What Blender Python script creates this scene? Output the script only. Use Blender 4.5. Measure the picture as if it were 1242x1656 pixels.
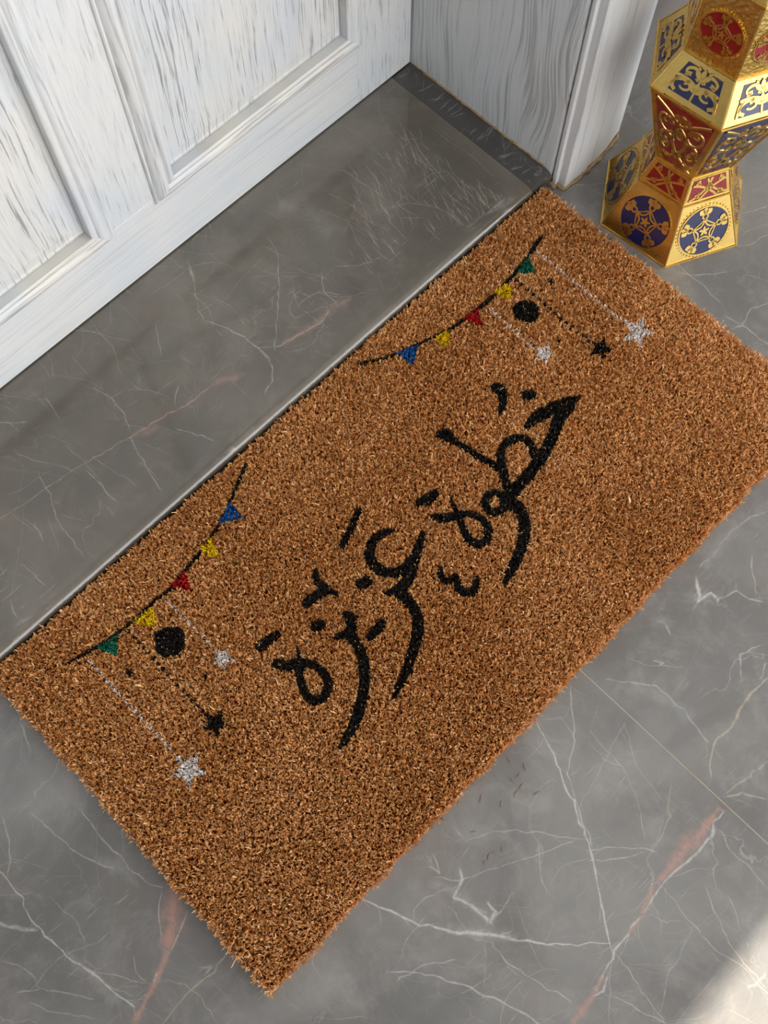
import bpy, bmesh, math, random
import numpy as np
from mathutils import Vector, Matrix
from mathutils.geometry import delaunay_2d_cdt

# ------------------------------------------------------------------ camera, light, exposure
SC = bpy.context.scene
COL = SC.collection
for o in list(bpy.data.objects):
    bpy.data.objects.remove(o)

CAM_H = 1.037
cam_d = bpy.data.cameras.new('camera')
cam = bpy.data.objects.new('camera', cam_d)
COL.objects.link(cam)
right = Vector((0.70699, -0.70724, -0.00110)).normalized()
back = Vector((-0.24697, -0.24839, 0.93664)).normalized()
up = back.cross(right).normalized()
right = up.cross(back).normalized()
M4 = Matrix((right, up, back)).transposed().to_4x4()
M4.translation = (0, 0, CAM_H)
cam.matrix_world = M4
cam_d.sensor_fit = 'HORIZONTAL'
cam_d.sensor_width = 36.0
cam_d.lens = 1737.3 * 36.0 / 1242.0
cam_d.clip_start = 0.02
SC.camera = cam

world = bpy.data.worlds.new('world')
SC.world = world
world.use_nodes = True
world.node_tree.nodes['Background'].inputs[0].default_value = (0.95, 0.97, 1.0, 1)
world.node_tree.nodes['Background'].inputs[1].default_value = 3.0

ROOF_Y, ROOF_Z, SHADE_Y = -2.1, 2.62, -0.254
sun_d = bpy.data.lights.new('sun', 'SUN')
sun_d.energy = 10.0
sun_d.angle = math.radians(0.42)
sun_d.color = (1.0, 0.92, 0.80)
sun = bpy.data.objects.new('sun', sun_d)
COL.objects.link(sun)
sun.location = (0, -4, 4)
sun.rotation_euler = Vector((0.10, SHADE_Y - ROOF_Y, -ROOF_Z)).to_track_quat('-Z', 'Y').to_euler()

SC.view_settings.view_transform = 'Standard'
SC.view_settings.look = 'None'
SC.view_settings.gamma = 1.0
SC.view_settings.use_curve_mapping = False
SC.view_settings.exposure = 0.5

RND = random.Random(11)
NP = np.random.default_rng(7)
MOTIFS = [["painted_letter","k","M",[[[0.5058,0.217,0.00213],[0.4922,0.2217,0.0067],[0.4721,0.229,0.00772],[0.4576,0.2328,0.00663],[0.4438,0.2329,0.00347]],[[0.4905,0.2194,0.00881],[0.4694,0.2131,0.00664],[0.4444,0.2033,0.00622],[0.4236,0.1979,0.00652],[0.4009,0.1947,0.00647],[0.3813,0.1933,0.00676],[0.3633,0.1904,0.00605]],[[0.3781,0.2011,0.00507],[0.3884,0.2165,0.00476],[0.3977,0.2285,0.00445],[0.4098,0.2355,0.00447],[0.4217,0.2337,0.00448],[0.4299,0.2265,0.00449],[0.4307,0.216,0.00448],[0.4249,0.2061,0.00516]]]],
["painted_stroke","k","M",[[[0.3702,0.2911,0.00412],[0.3756,0.2876,0.00688],[0.3765,0.2799,0.00515],[0.3771,0.2707,0.00377],[0.3813,0.2512,0.00376],[0.3876,0.2212,0.00408]]]],
["painted_dot","k","M",[[[0.4695,0.2563,0.00634],[0.4728,0.255,0.00634]]]],
["painted_stroke","k","M",[[[0.4518,0.288,0.00458],[0.4545,0.2833,0.00669],[0.451,0.2748,0.00527],[0.4431,0.2679,0.00385],[0.4339,0.2633,0.00244]]]],
["painted_letter","k","M",[[[0.3633,0.1904,0.00605],[0.37,0.1801,0.00639],[0.3645,0.1664,0.00637],[0.3535,0.1548,0.00634],[0.3363,0.1451,0.00563],[0.3183,0.1387,0.00494],[0.301,0.1329,0.00262]],[[0.3657,0.1927,0.00471],[0.3678,0.2008,0.00438],[0.3625,0.2075,0.00404],[0.3546,0.2084,0.00404],[0.3478,0.2037,0.00402],[0.346,0.195,0.00402],[0.3517,0.1892,0.00435],[0.361,0.1882,0.00504]]]],
["painted_dot","k","M",[[[0.3027,0.2521,0.00468],[0.3104,0.249,0.00603],[0.3195,0.2482,0.00503]]]],
["painted_letter","k","M",[[[0.3016,0.2308,0.00433],[0.3098,0.2211,0.00533],[0.3216,0.2148,0.004],[0.3308,0.2056,0.00401],[0.334,0.1933,0.00433],[0.3299,0.182,0.00465],[0.3198,0.1768,0.00464],[0.3111,0.1801,0.0043],[0.3089,0.1904,0.0043],[0.3139,0.2034,0.00399],[0.3203,0.2152,0.00367]],[[0.3295,0.2358,0.00117],[0.3245,0.2247,0.00201],[0.3203,0.2152,0.003]]]],
["painted_letter","k","M",[[[0.2675,0.1896,0.00229],[0.261,0.1817,0.00327],[0.2629,0.1736,0.00359],[0.2719,0.1733,0.00262],[0.2674,0.1665,0.00359],[0.2645,0.1581,0.00424],[0.2694,0.1506,0.00424],[0.2781,0.1514,0.00359],[0.2856,0.1561,0.00196]]]],
["painted_letter","k","M",[[[0.2623,0.2506,0.00199],[0.2504,0.2566,0.0043],[0.2354,0.255,0.00494],[0.2246,0.2458,0.00525],[0.2229,0.2303,0.00556],[0.2327,0.217,0.00555],[0.2492,0.2145,0.00524],[0.2659,0.2191,0.00461],[0.2809,0.2275,0.00265]],[[0.2579,0.2147,0.00492],[0.2393,0.2047,0.00555],[0.2249,0.203,0.00553],[0.2107,0.2085,0.0026]],[[0.22,0.2023,0.00585],[0.2202,0.1848,0.00551],[0.2144,0.1692,0.00549],[0.1997,0.1565,0.00578],[0.1809,0.1461,0.00512],[0.1607,0.1375,0.00446],[0.1428,0.131,0.00222]]]],
["painted_dot","k","M",[[[0.1989,0.2333,0.00586],[0.2052,0.2314,0.00619]]]],
["painted_stroke","k","M",[[[0.253,0.2908,0.00333],[0.2332,0.2819,0.00364],[0.2138,0.2749,0.0033]]]],
["painted_stroke","k","M",[[[0.1766,0.2749,0.00295],[0.1716,0.2681,0.00359],[0.1711,0.2555,0.00456],[0.1754,0.243,0.00228]],[[0.1704,0.2527,0.00488],[0.1595,0.2563,0.00553],[0.1485,0.2566,0.0052]]]],
["painted_dot","k","M",[[[0.1386,0.2336,0.00581],[0.1419,0.232,0.00581]]]],
["painted_letter","k","M",[[[0.1668,0.2224,0.00356],[0.1684,0.2182,0.00485],[0.1721,0.2128,0.00194]],[[0.1676,0.2182,0.00452],[0.1583,0.2063,0.00547],[0.1452,0.2119,0.00289]],[[0.1558,0.2045,0.00611],[0.1527,0.1889,0.00513],[0.144,0.1727,0.00543],[0.1273,0.1566,0.0054],[0.1077,0.1441,0.00507],[0.0886,0.1366,0.00442],[0.0738,0.1334,0.00221]]]],
["painted_dot","k","M",[[[0.185,0.1902,0.00483],[0.1777,0.189,0.00483],[0.1698,0.1889,0.00514]]]],
["painted_dot","k","M",[[[0.1045,0.2551,0.00452],[0.096,0.2561,0.00484],[0.0866,0.257,0.00549]]]],
["painted_letter","k","M",[[[0.0857,0.234,0.00482],[0.0928,0.2239,0.00577],[0.1033,0.2175,0.00513],[0.1107,0.206,0.00416],[0.1107,0.1916,0.00447],[0.1047,0.1821,0.00478],[0.0934,0.1789,0.00477],[0.0856,0.1851,0.00445],[0.0864,0.1955,0.00414],[0.0923,0.208,0.00383],[0.0997,0.217,0.00416]],[[0.1112,0.2325,0.00096],[0.1047,0.2223,0.00257]]]],
["garland_string","k","M",[[[0.3696,0.4101,0.00143],[0.3887,0.3984,0.00191],[0.4097,0.3885,0.00192],[0.4453,0.3774,0.00169],[0.4674,0.3707,0.0017],[0.4882,0.3676,0.0022],[0.5155,0.3655,0.00246],[0.537,0.3652,0.00248],[0.5606,0.3667,0.00226],[0.5769,0.3689,0.00227],[0.5969,0.3719,0.00229],[0.6266,0.3794,0.00232]]]],
["pennant","b","P",[[0.4073,0.3908],[0.4328,0.3811],[0.4097,0.3676]]],
["pennant","y","P",[[0.4493,0.3751],[0.4677,0.3709],[0.4587,0.3593],[0.4495,0.3585]]],
["pennant","r","P",[[0.4883,0.3687],[0.5108,0.3666],[0.497,0.3481]]],
["pennant","y","P",[[0.5379,0.3686],[0.557,0.3654],[0.5502,0.352],[0.5388,0.3507]]],
["pennant","g","P",[[0.5703,0.368],[0.5971,0.3711],[0.5877,0.3519]]],
["painted_lantern","k","P",[[0.5405,0.3417],[0.5502,0.3405],[0.5593,0.3302],[0.5576,0.3191],[0.5479,0.3114],[0.5375,0.3129],[0.5303,0.3237],[0.5322,0.3355]]],
["small_star","k","P",[[0.5921,0.3385],[0.5929,0.3347],[0.5971,0.3342],[0.5933,0.3317],[0.5936,0.3277],[0.5904,0.33],[0.5863,0.328],[0.5882,0.3319],[0.5854,0.3347],[0.5897,0.3348]]],
["speck","k","M",[[[0.5763,0.3325,0.00135],[0.5768,0.332,0.00135]]]],
["speck","k","M",[[[0.5879,0.2991,0.00134],[0.5884,0.2985,0.00134]]]],
["speck","k","M",[[[0.5958,0.2736,0.00192],[0.5964,0.2731,0.00192]]]],
["speck","k","M",[[[0.5423,0.2767,0.00169],[0.5428,0.2762,0.00169]]]],
["speck","k","M",[[[0.5907,0.2638,0.00114],[0.5912,0.2632,0.00115]]]],
["dotted_line","k","M",[[[0.5658,0.3608,0.00203],[0.566,0.36,0.00203]],[[0.5658,0.3524,0.00202],[0.566,0.3516,0.00202]],[[0.5657,0.3441,0.00202],[0.5659,0.3433,0.00202]],[[0.5656,0.3357,0.00201],[0.5658,0.3349,0.00201]],[[0.5656,0.3274,0.00201],[0.5658,0.3266,0.00201]],[[0.5655,0.3192,0.00201],[0.5657,0.3183,0.00201]],[[0.5654,0.3109,0.002],[0.5656,0.3101,0.002]],[[0.5654,0.3027,0.002],[0.5656,0.3019,0.002]],[[0.5653,0.2945,0.002],[0.5655,0.2937,0.002]],[[0.5652,0.2863,0.00199],[0.5655,0.2855,0.00199]],[[0.5652,0.2782,0.00199],[0.5654,0.2774,0.00199]],[[0.5651,0.2701,0.00199],[0.5653,0.2693,0.00199]],[[0.5651,0.262,0.00198],[0.5653,0.2612,0.00198]],[[0.565,0.254,0.00198],[0.5652,0.2532,0.00198]]]],
["painted_star","k","P",[[0.567,0.2528],[0.5709,0.2441],[0.5816,0.2446],[0.5733,0.2374],[0.5758,0.2281],[0.5668,0.2324],[0.5577,0.2263],[0.5604,0.2361],[0.5523,0.2415],[0.5629,0.2433]]],
["dotted_line","w","M",[[[0.6094,0.3695,0.00187],[0.6096,0.3686,0.00187]],[[0.6094,0.3628,0.00186],[0.6096,0.362,0.00186]],[[0.6094,0.3562,0.00186],[0.6096,0.3554,0.00186]],[[0.6094,0.3496,0.00186],[0.6096,0.3487,0.00186]],[[0.6094,0.343,0.00186],[0.6096,0.3421,0.00186]],[[0.6094,0.3364,0.00185],[0.6096,0.3356,0.00185]],[[0.6094,0.3298,0.00185],[0.6096,0.329,0.00185]],[[0.6095,0.3233,0.00185],[0.6097,0.3224,0.00185]],[[0.6095,0.3167,0.00185],[0.6097,0.3159,0.00185]],[[0.6095,0.3102,0.00184],[0.6097,0.3094,0.00184]],[[0.6095,0.3037,0.00184],[0.6097,0.3029,0.00184]],[[0.6095,0.2972,0.00184],[0.6097,0.2964,0.00184]],[[0.6095,0.2908,0.00184],[0.6097,0.29,0.00184]],[[0.6095,0.2843,0.00183],[0.6097,0.2835,0.00183]],[[0.6095,0.2779,0.00183],[0.6097,0.2771,0.00183]],[[0.6095,0.2715,0.00183],[0.6097,0.2707,0.00183]],[[0.6096,0.2651,0.00183],[0.6098,0.2643,0.00183]],[[0.6096,0.2587,0.00183],[0.6098,0.2579,0.00183]],[[0.6096,0.2524,0.00182],[0.6098,0.2516,0.00182]],[[0.6096,0.246,0.00182],[0.6098,0.2452,0.00182]]]],
["painted_star","w","P",[[0.6113,0.2438],[0.6164,0.2317],[0.6313,0.232],[0.6194,0.2223],[0.6225,0.2096],[0.6102,0.2157],[0.5975,0.2076],[0.6015,0.2209],[0.5905,0.2285],[0.6053,0.2307]]],
["dotted_line","w","M",[[[0.5187,0.3557,0.0018],[0.5189,0.3549,0.0018]],[[0.5184,0.3487,0.0018],[0.5186,0.3479,0.00179]],[[0.5182,0.3416,0.00179],[0.5184,0.3408,0.00179]],[[0.518,0.3346,0.00179],[0.5182,0.3338,0.00179]],[[0.5178,0.3276,0.00179],[0.518,0.3268,0.00179]],[[0.5175,0.3207,0.00178],[0.5178,0.3199,0.00178]],[[0.5173,0.3137,0.00178],[0.5175,0.3129,0.00178]],[[0.5171,0.3068,0.00178],[0.5173,0.306,0.00178]],[[0.5169,0.2999,0.00177],[0.5171,0.2991,0.00177]],[[0.5167,0.293,0.00177],[0.5169,0.2922,0.00177]]]],
["painted_star","w","P",[[0.52,0.2913],[0.5235,0.2832],[0.5332,0.2835],[0.5256,0.2769],[0.5278,0.2683],[0.5197,0.2724],[0.5114,0.2668],[0.5139,0.2758],[0.5066,0.2809],[0.5163,0.2825]]],
["garland_string","k","M",[[[-0.0574,0.3768,0.00148],[-0.0413,0.3728,0.00191],[-0.0249,0.3689,0.00176],[-0.0063,0.3659,0.00176],[0.0125,0.3645,0.00191],[0.0226,0.3646,0.00176],[0.0398,0.3645,0.00176],[0.062,0.3633,0.00191],[0.0844,0.367,0.00192],[0.1071,0.3702,0.00207],[0.1292,0.3755,0.00163],[0.1468,0.3816,0.00149],[0.1663,0.3896,0.00165],[0.1824,0.3979,0.00165],[0.2056,0.4091,0.00182]]]],
["pennant","g","P",[[-0.0275,0.3692],[-0.0046,0.3639],[-0.0188,0.3486]]],
["pennant","y","P",[[0.0154,0.3649],[0.0394,0.3607],[0.0285,0.3447],[0.0184,0.3529]]],
["pennant","r","P",[[0.0638,0.366],[0.0844,0.3664],[0.0764,0.3456]]],
["pennant","y","P",[[0.1105,0.3727],[0.1273,0.3747],[0.1197,0.3535],[0.1084,0.3649]]],
["pennant","b","P",[[0.1423,0.3807],[0.1666,0.39],[0.1641,0.367]]],
["painted_lantern","k","P",[[0.0229,0.3408],[0.0314,0.3387],[0.0431,0.3282],[0.0428,0.319],[0.0337,0.3086],[0.0239,0.3072],[0.0127,0.3165],[0.0116,0.327]]],
["small_star","k","P",[[-0.0199,0.334],[-0.0187,0.3303],[-0.0151,0.3299],[-0.018,0.3275],[-0.0173,0.3236],[-0.0202,0.3259],[-0.0234,0.3239],[-0.0223,0.3277],[-0.025,0.3303],[-0.0214,0.3304]]],
["speck","k","M",[[[0.0413,0.3357,0.00157],[0.0416,0.3354,0.00157]]]],
["speck","k","M",[[[0.0288,0.2738,0.00198],[0.0291,0.2735,0.00198]]]],
["dotted_line","k","M",[[[0.0052,0.3589,0.0018],[0.0053,0.3584,0.0018]],[[0.0051,0.3515,0.0018],[0.0053,0.351,0.0018]],[[0.0051,0.3441,0.0018],[0.0052,0.3436,0.0018]],[[0.005,0.3368,0.00179],[0.0052,0.3363,0.00179]],[[0.005,0.3294,0.00179],[0.0051,0.329,0.00179]],[[0.0049,0.3221,0.00178],[0.0051,0.3217,0.00178]],[[0.0049,0.3149,0.00178],[0.005,0.3144,0.00178]],[[0.0048,0.3076,0.00178],[0.005,0.3072,0.00178]],[[0.0048,0.3004,0.00177],[0.0049,0.2999,0.00177]],[[0.0047,0.2932,0.00177],[0.0049,0.2927,0.00177]],[[0.0047,0.286,0.00177],[0.0048,0.2856,0.00177]],[[0.0046,0.2789,0.00176],[0.0048,0.2784,0.00176]],[[0.0046,0.2718,0.00176],[0.0047,0.2713,0.00176]],[[0.0045,0.2647,0.00176],[0.0047,0.2642,0.00176]],[[0.0045,0.2576,0.00175],[0.0047,0.2572,0.00175]],[[0.0044,0.2506,0.00175],[0.0046,0.2501,0.00175]]]],
["painted_star","k","P",[[0.0056,0.248],[0.0095,0.2382],[0.0195,0.2375],[0.0119,0.2307],[0.0144,0.2205],[0.0059,0.2261],[-0.0024,0.2205],[-0.0001,0.2306],[-0.0079,0.2373],[0.0021,0.2381]]],
["dotted_line","w","M",[[[-0.041,0.3647,0.00169],[-0.0408,0.3642,0.00169]],[[-0.041,0.3589,0.00169],[-0.0408,0.3584,0.00169]],[[-0.0409,0.3531,0.00169],[-0.0408,0.3526,0.00169]],[[-0.0409,0.3473,0.00169],[-0.0408,0.3468,0.00169]],[[-0.0409,0.3416,0.00168],[-0.0407,0.3411,0.00168]],[[-0.0409,0.3358,0.00168],[-0.0407,0.3354,0.00168]],[[-0.0409,0.3301,0.00168],[-0.0407,0.3296,0.00168]],[[-0.0409,0.3244,0.00167],[-0.0407,0.3239,0.00167]],[[-0.0408,0.3187,0.00167],[-0.0407,0.3183,0.00167]],[[-0.0408,0.3131,0.00167],[-0.0407,0.3126,0.00167]],[[-0.0408,0.3074,0.00167],[-0.0406,0.3069,0.00167]],[[-0.0408,0.3018,0.00166],[-0.0406,0.3013,0.00166]],[[-0.0408,0.2961,0.00166],[-0.0406,0.2957,0.00166]],[[-0.0408,0.2905,0.00166],[-0.0406,0.2901,0.00166]],[[-0.0407,0.2849,0.00166],[-0.0406,0.2845,0.00166]],[[-0.0407,0.2793,0.00165],[-0.0406,0.2789,0.00165]],[[-0.0407,0.2738,0.00165],[-0.0406,0.2733,0.00165]],[[-0.0407,0.2682,0.00165],[-0.0405,0.2678,0.00165]],[[-0.0407,0.2627,0.00165],[-0.0405,0.2622,0.00165]],[[-0.0407,0.2572,0.00165],[-0.0405,0.2567,0.00165]],[[-0.0406,0.2517,0.00164],[-0.0405,0.2512,0.00164]],[[-0.0406,0.2462,0.00164],[-0.0405,0.2457,0.00164]]]],
["painted_star","w","P",[[-0.0402,0.2393],[-0.0356,0.2261],[-0.0225,0.2244],[-0.0329,0.216],[-0.0301,0.2025],[-0.0409,0.2104],[-0.0521,0.2037],[-0.0486,0.2169],[-0.0583,0.2263],[-0.0454,0.2266]]],
["dotted_line","w","M",[[[0.0522,0.3546,0.00169],[0.0523,0.3541,0.00169]],[[0.0523,0.3482,0.00169],[0.0525,0.3477,0.00169]],[[0.0524,0.3418,0.00168],[0.0526,0.3413,0.00168]],[[0.0525,0.3354,0.00168],[0.0527,0.3349,0.00168]],[[0.0527,0.329,0.00168],[0.0528,0.3285,0.00168]],[[0.0528,0.3226,0.00167],[0.053,0.3221,0.00167]],[[0.0529,0.3163,0.00167],[0.0531,0.3158,0.00167]],[[0.0531,0.3099,0.00167],[0.0532,0.3094,0.00167]],[[0.0532,0.3036,0.00167],[0.0533,0.3031,0.00167]],[[0.0533,0.2973,0.00166],[0.0535,0.2968,0.00166]],[[0.0534,0.291,0.00166],[0.0536,0.2906,0.00166]]]],
["painted_star","w","P",[[0.0525,0.2872],[0.0557,0.2789],[0.0643,0.2784],[0.0577,0.2725],[0.0598,0.2638],[0.0525,0.2685],[0.0453,0.2636],[0.0474,0.2723],[0.0408,0.278],[0.0493,0.2787]]]]
VEINS = [["F","w",0.68,[[0.2274,0.0229,0.00078],[0.2089,-0.0206,0.00129],[0.1873,-0.0669,0.00155],[0.1726,-0.095,0.00155],[0.1582,-0.1151,0.00129],[0.1402,-0.1382,0.00103],[0.1264,-0.1575,0.00078],[0.1194,-0.1686,0.00078]]],
["F","p",0.765,[[0.2917,-0.1557,0.00188],[0.2684,-0.156,0.00623],[0.2521,-0.1568,0.00931],[0.233,-0.1555,0.00927],[0.2145,-0.1561,0.00678],[0.1929,-0.1573,0.0043]]],
["F","p",0.765,[[0.1929,-0.1573,0.00368],[0.1739,-0.1608,0.00306],[0.1559,-0.165,0.00275],[0.1389,-0.1664,0.00213]]],
["F","w",0.595,[[0.2926,-0.1565,0.00107],[0.2618,-0.165,0.00185],[0.2266,-0.1644,0.00184],[0.2001,-0.1607,0.00131],[0.1659,-0.1639,0.0013],[0.1421,-0.1659,0.00156],[0.1244,-0.1664,0.00155],[0.1108,-0.1709,0.00129],[0.0935,-0.175,0.00103]]],
["F","p",0.722,[[0.1024,-0.1731,0.00243],[0.084,-0.176,0.00486],[0.0651,-0.1782,0.00546],[0.0482,-0.1801,0.00485]]],
["F","w",0.51,[[0.107,-0.1742,0.00103],[0.0917,-0.1802,0.00155],[0.0783,-0.1774,0.00129],[0.0557,-0.1792,0.00077]]],
["F","w",0.722,[[-0.0114,0.0509,0.00051],[-0.0047,0.0216,0.00101],[0.0067,-0.0083,0.00127],[0.0161,-0.0288,0.00152],[0.032,-0.0521,0.00229],[0.0537,-0.0775,0.00306],[0.0695,-0.1006,0.00204],[0.0864,-0.1226,0.00103],[0.1264,-0.1611,0.00078]]],
["F","h",0.425,[[0.0299,-0.0464,0.00598],[0.0498,-0.0735,0.00779],[0.0703,-0.0999,0.00601]]],
["F","w",0.51,[[-0.0348,-0.0324,0.00076],[-0.0059,-0.0656,0.00102],[0.0086,-0.0971,0.00127],[0.0206,-0.1232,0.00102],[0.0287,-0.1453,0.00103],[0.0348,-0.1653,0.00077]]],
["F","w",0.51,[[-0.0342,-0.0472,0.00076],[-0.0078,-0.0521,0.00076],[0.0185,-0.0727,0.00102]]],
["F","w",0.425,[[0.0483,-0.0939,0.00076],[0.0516,-0.1245,0.00077],[0.0608,-0.1529,0.00077],[0.0631,-0.1713,0.00077]]],
["F","w",0.51,[[0.2743,0.02,0.00079],[0.241,-0.0157,0.00078],[0.2108,-0.0346,0.00078],[0.1979,-0.0538,0.00078],[0.1842,-0.0796,0.00078],[0.1746,-0.0971,0.00078]]],
["F","w",0.425,[[0.1686,-0.091,0.00077],[0.1928,-0.1114,0.00078],[0.2101,-0.1303,0.00078],[0.2148,-0.1411,0.00078]]],
["F","w",0.425,[[0.1636,-0.0991,0.00077],[0.1894,-0.1218,0.00078],[0.2096,-0.1344,0.00078]]],
["F","w",0.425,[[0.0531,-0.0084,0.00076],[0.0672,-0.0278,0.00076],[0.0982,-0.0436,0.00051],[0.1303,-0.0604,0.00051],[0.1687,-0.0795,0.00077]]],
["F","w",0.595,[[0.0762,-0.0193,0.00153],[0.0696,-0.0302,0.00178],[0.0548,-0.0342,0.00229],[0.0609,-0.0492,0.00229],[0.0613,-0.0704,0.00306],[0.071,-0.069,0.00229],[0.0727,-0.0558,0.00127]]],
["F","h",0.383,[[0.0465,-0.007,0.00478],[0.0587,-0.0343,0.00778],[0.0633,-0.0723,0.00719]]],
["F","w",0.425,[[0.0687,0.0066,0.00127],[0.061,-0.0102,0.00152],[0.0561,0.0023,0.00076]]],
["F","w",0.425,[[0.0998,0.0088,0.00064],[0.0967,-0.0076,0.00064],[0.1222,-0.0214,0.00064],[0.1433,-0.0409,0.00064],[0.1618,-0.0665,0.00064],[0.1776,-0.0869,0.00065]]],
["F","w",0.425,[[0.1444,-0.0553,0.00051],[0.1215,-0.0821,0.00077],[0.1144,-0.0938,0.00051]]],
["F","b",0.468,[[0.1961,-0.1605,0.00078],[0.1894,-0.2022,0.00092],[0.1869,-0.2325,0.00079],[0.1945,-0.2545,0.00053],[0.1912,-0.2882,0.00053]]],
["F","b",0.468,[[0.2232,-0.1876,0.00079],[0.2134,-0.2077,0.00106],[0.2,-0.2347,0.00079],[0.1963,-0.2635,0.0008],[0.1948,-0.2833,0.00053]]],
["F","b",0.425,[[0.2702,-0.1656,0.0008],[0.264,-0.1865,0.00106],[0.2647,-0.2026,0.00107],[0.2612,-0.2317,0.0008]]],
["F","b",0.468,[[0.274,-0.1076,0.00066],[0.2506,-0.1224,0.00066],[0.2488,-0.1285,0.00066],[0.2295,-0.1326,0.00065],[0.2161,-0.1363,0.00065]]],
["F","w",0.383,[[0.1205,-0.1661,0.00052],[0.0955,-0.1841,0.00052],[0.0745,-0.2022,0.00052]]],
["F","w",0.383,[[0.1225,-0.1681,0.00065],[0.1168,-0.1982,0.00065],[0.1089,-0.2366,0.00065]]],
["F","w",0.34,[[0.1881,-0.2046,0.00053],[0.14,-0.2143,0.00052],[0.1111,-0.2277,0.00052]]],
["F","w",0.383,[[0.0917,-0.1873,0.00078],[0.0984,-0.201,0.00078],[0.1035,-0.2201,0.00078],[0.1108,-0.2385,0.00079]]],
["F","w",0.34,[[0.0256,-0.0273,0.00076],[-0.001,-0.03,0.00076],[-0.0234,-0.0366,0.00076]]],
["F","w",0.34,[[0.0499,-0.0773,0.00051],[0.033,-0.093,0.00051],[0.0179,-0.1064,0.00051]]],
["F","w",0.34,[[0.0665,-0.0308,0.00076],[0.0369,-0.0163,0.00076],[0.0207,-0.0149,0.00076],[0.014,-0.023,0.00076]]],
["F","w",0.297,[[0.1853,-0.0649,0.00052],[0.2834,-0.0415,0.00053],[0.2606,-0.0763,0.00052],[0.2529,-0.1168,0.00053]]],
["F","w",0.34,[[0.2448,-0.032,0.00078],[0.2462,-0.0579,0.00078],[0.2523,-0.0681,0.00078]]],
["F","w",0.34,[[0.2538,-0.0202,0.00052],[0.2502,-0.066,0.00052],[0.2388,-0.0948,0.00052],[0.2151,-0.126,0.00052]]],
["F","w",0.297,[[0.2268,0.0192,0.00052],[0.2438,0.0065,0.00052],[0.241,-0.0157,0.00052]]],
["F","b",0.595,[[0.4177,-0.1124,0.00137],[0.392,-0.1097,0.00191],[0.3703,-0.1117,0.0019],[0.3518,-0.1166,0.00189],[0.3348,-0.1137,0.00161],[0.3147,-0.1224,0.00107],[0.2995,-0.1331,0.0008]]],
["F","b",0.51,[[0.2953,-0.1513,0.00133],[0.312,-0.1616,0.00214],[0.3242,-0.1849,0.00135]]],
["F","b",0.425,[[0.2992,-0.1512,0.00107],[0.3282,-0.1562,0.00188],[0.355,-0.161,0.00163]]],
["F","h",0.238,[[0.3009,-0.1409,0.01254],[0.3241,-0.152,0.0221],[0.3449,-0.1688,0.02228]]],
["F","w",0.34,[[0.3004,0.0007,0.00079],[0.3329,-0.0386,0.0016],[0.3324,-0.0738,0.0016],[0.326,-0.1132,0.00107]]],
["F","h",0.297,[[0.3022,-0.0097,0.00622],[0.3273,-0.0433,0.01128],[0.3318,-0.0858,0.00943]]],
["F","w",0.722,[[0.4485,0.0055,0.00083],[0.4412,-0.0028,0.00248],[0.4344,-0.0115,0.00248],[0.4277,-0.0138,0.0022],[0.4369,-0.0158,0.00165],[0.4457,-0.0182,0.0011],[0.4435,-0.0279,0.00221],[0.4378,-0.0293,0.00165]]],
["F","w",0.468,[[0.4457,-0.0182,0.00083],[0.4458,-0.0284,0.0011],[0.4628,-0.0345,0.00111],[0.4655,-0.048,0.00083],[0.4742,-0.0631,0.00112]]],
["F","w",0.383,[[0.4628,-0.0345,0.00083],[0.472,-0.0272,0.00084]]],
["F","w",0.34,[[0.5555,-0.0054,0.00086],[0.53,0.0067,0.00142],[0.5017,0.0084,0.00141],[0.4835,0.0058,0.0014],[0.4548,0.0067,0.00111]]],
["F","h",0.297,[[0.5228,0.0091,0.00535],[0.4909,0.0078,0.00859],[0.457,0.0044,0.00652]]],
["F","w",0.34,[[0.3843,0.0044,0.00162],[0.3872,-0.0074,0.00217],[0.3806,-0.0185,0.00108]]],
["F","h",0.34,[[0.3751,0.0047,0.00762],[0.3884,-0.0041,0.00956],[0.3854,-0.0145,0.00637]]],
["F","w",0.51,[[0.3495,-0.0208,0.00107],[0.3506,-0.0253,0.00107],[0.355,-0.028,0.0008],[0.3482,-0.0281,0.0008]]],
["F","w",0.383,[[0.5053,-0.0207,0.00113],[0.4902,-0.0334,0.00084],[0.4736,-0.0534,0.00084]]],
["F","w",0.425,[[0.3961,-0.0951,0.00136],[0.4146,-0.0789,0.00137],[0.4278,-0.0816,0.0011],[0.4415,-0.0901,0.00083]]],
["F","w",0.425,[[0.408,-0.107,0.00082],[0.4277,-0.1008,0.00083]]],
["F","w",0.34,[[0.334,0.0017,0.00053],[0.3398,-0.0171,0.00053],[0.3673,-0.049,0.00054]]],
["F","w",0.425,[[0.7189,0.2618,0.00095],[0.7173,0.2381,0.00094],[0.7182,0.2121,0.00063],[0.7129,0.1858,0.00062]]],
["F","w",0.425,[[0.7075,0.2479,0.00063],[0.724,0.2257,0.00094],[0.7517,0.2037,0.00063]]],
["F","w",0.425,[[0.8211,0.2455,0.00099],[0.8371,0.2355,0.00099],[0.8564,0.2282,0.001]]],
["F","w",0.383,[[0.6925,0.1565,0.00092],[0.7082,0.1517,0.00124],[0.7084,0.1133,0.00093]]],
["F","w",0.383,[[0.703,0.1735,0.00093],[0.7082,0.1517,0.00093],[0.7309,0.1566,0.00094],[0.7518,0.147,0.00063]]],
["F","w",0.34,[[0.7824,0.2192,0.00081],[0.798,0.2094,0.00081],[0.8242,0.2032,0.00082]]],
["F","w",0.297,[[0.703,0.4062,0.00129],[0.717,0.4043,0.0013],[0.7285,0.3953,0.0013]]],
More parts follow.
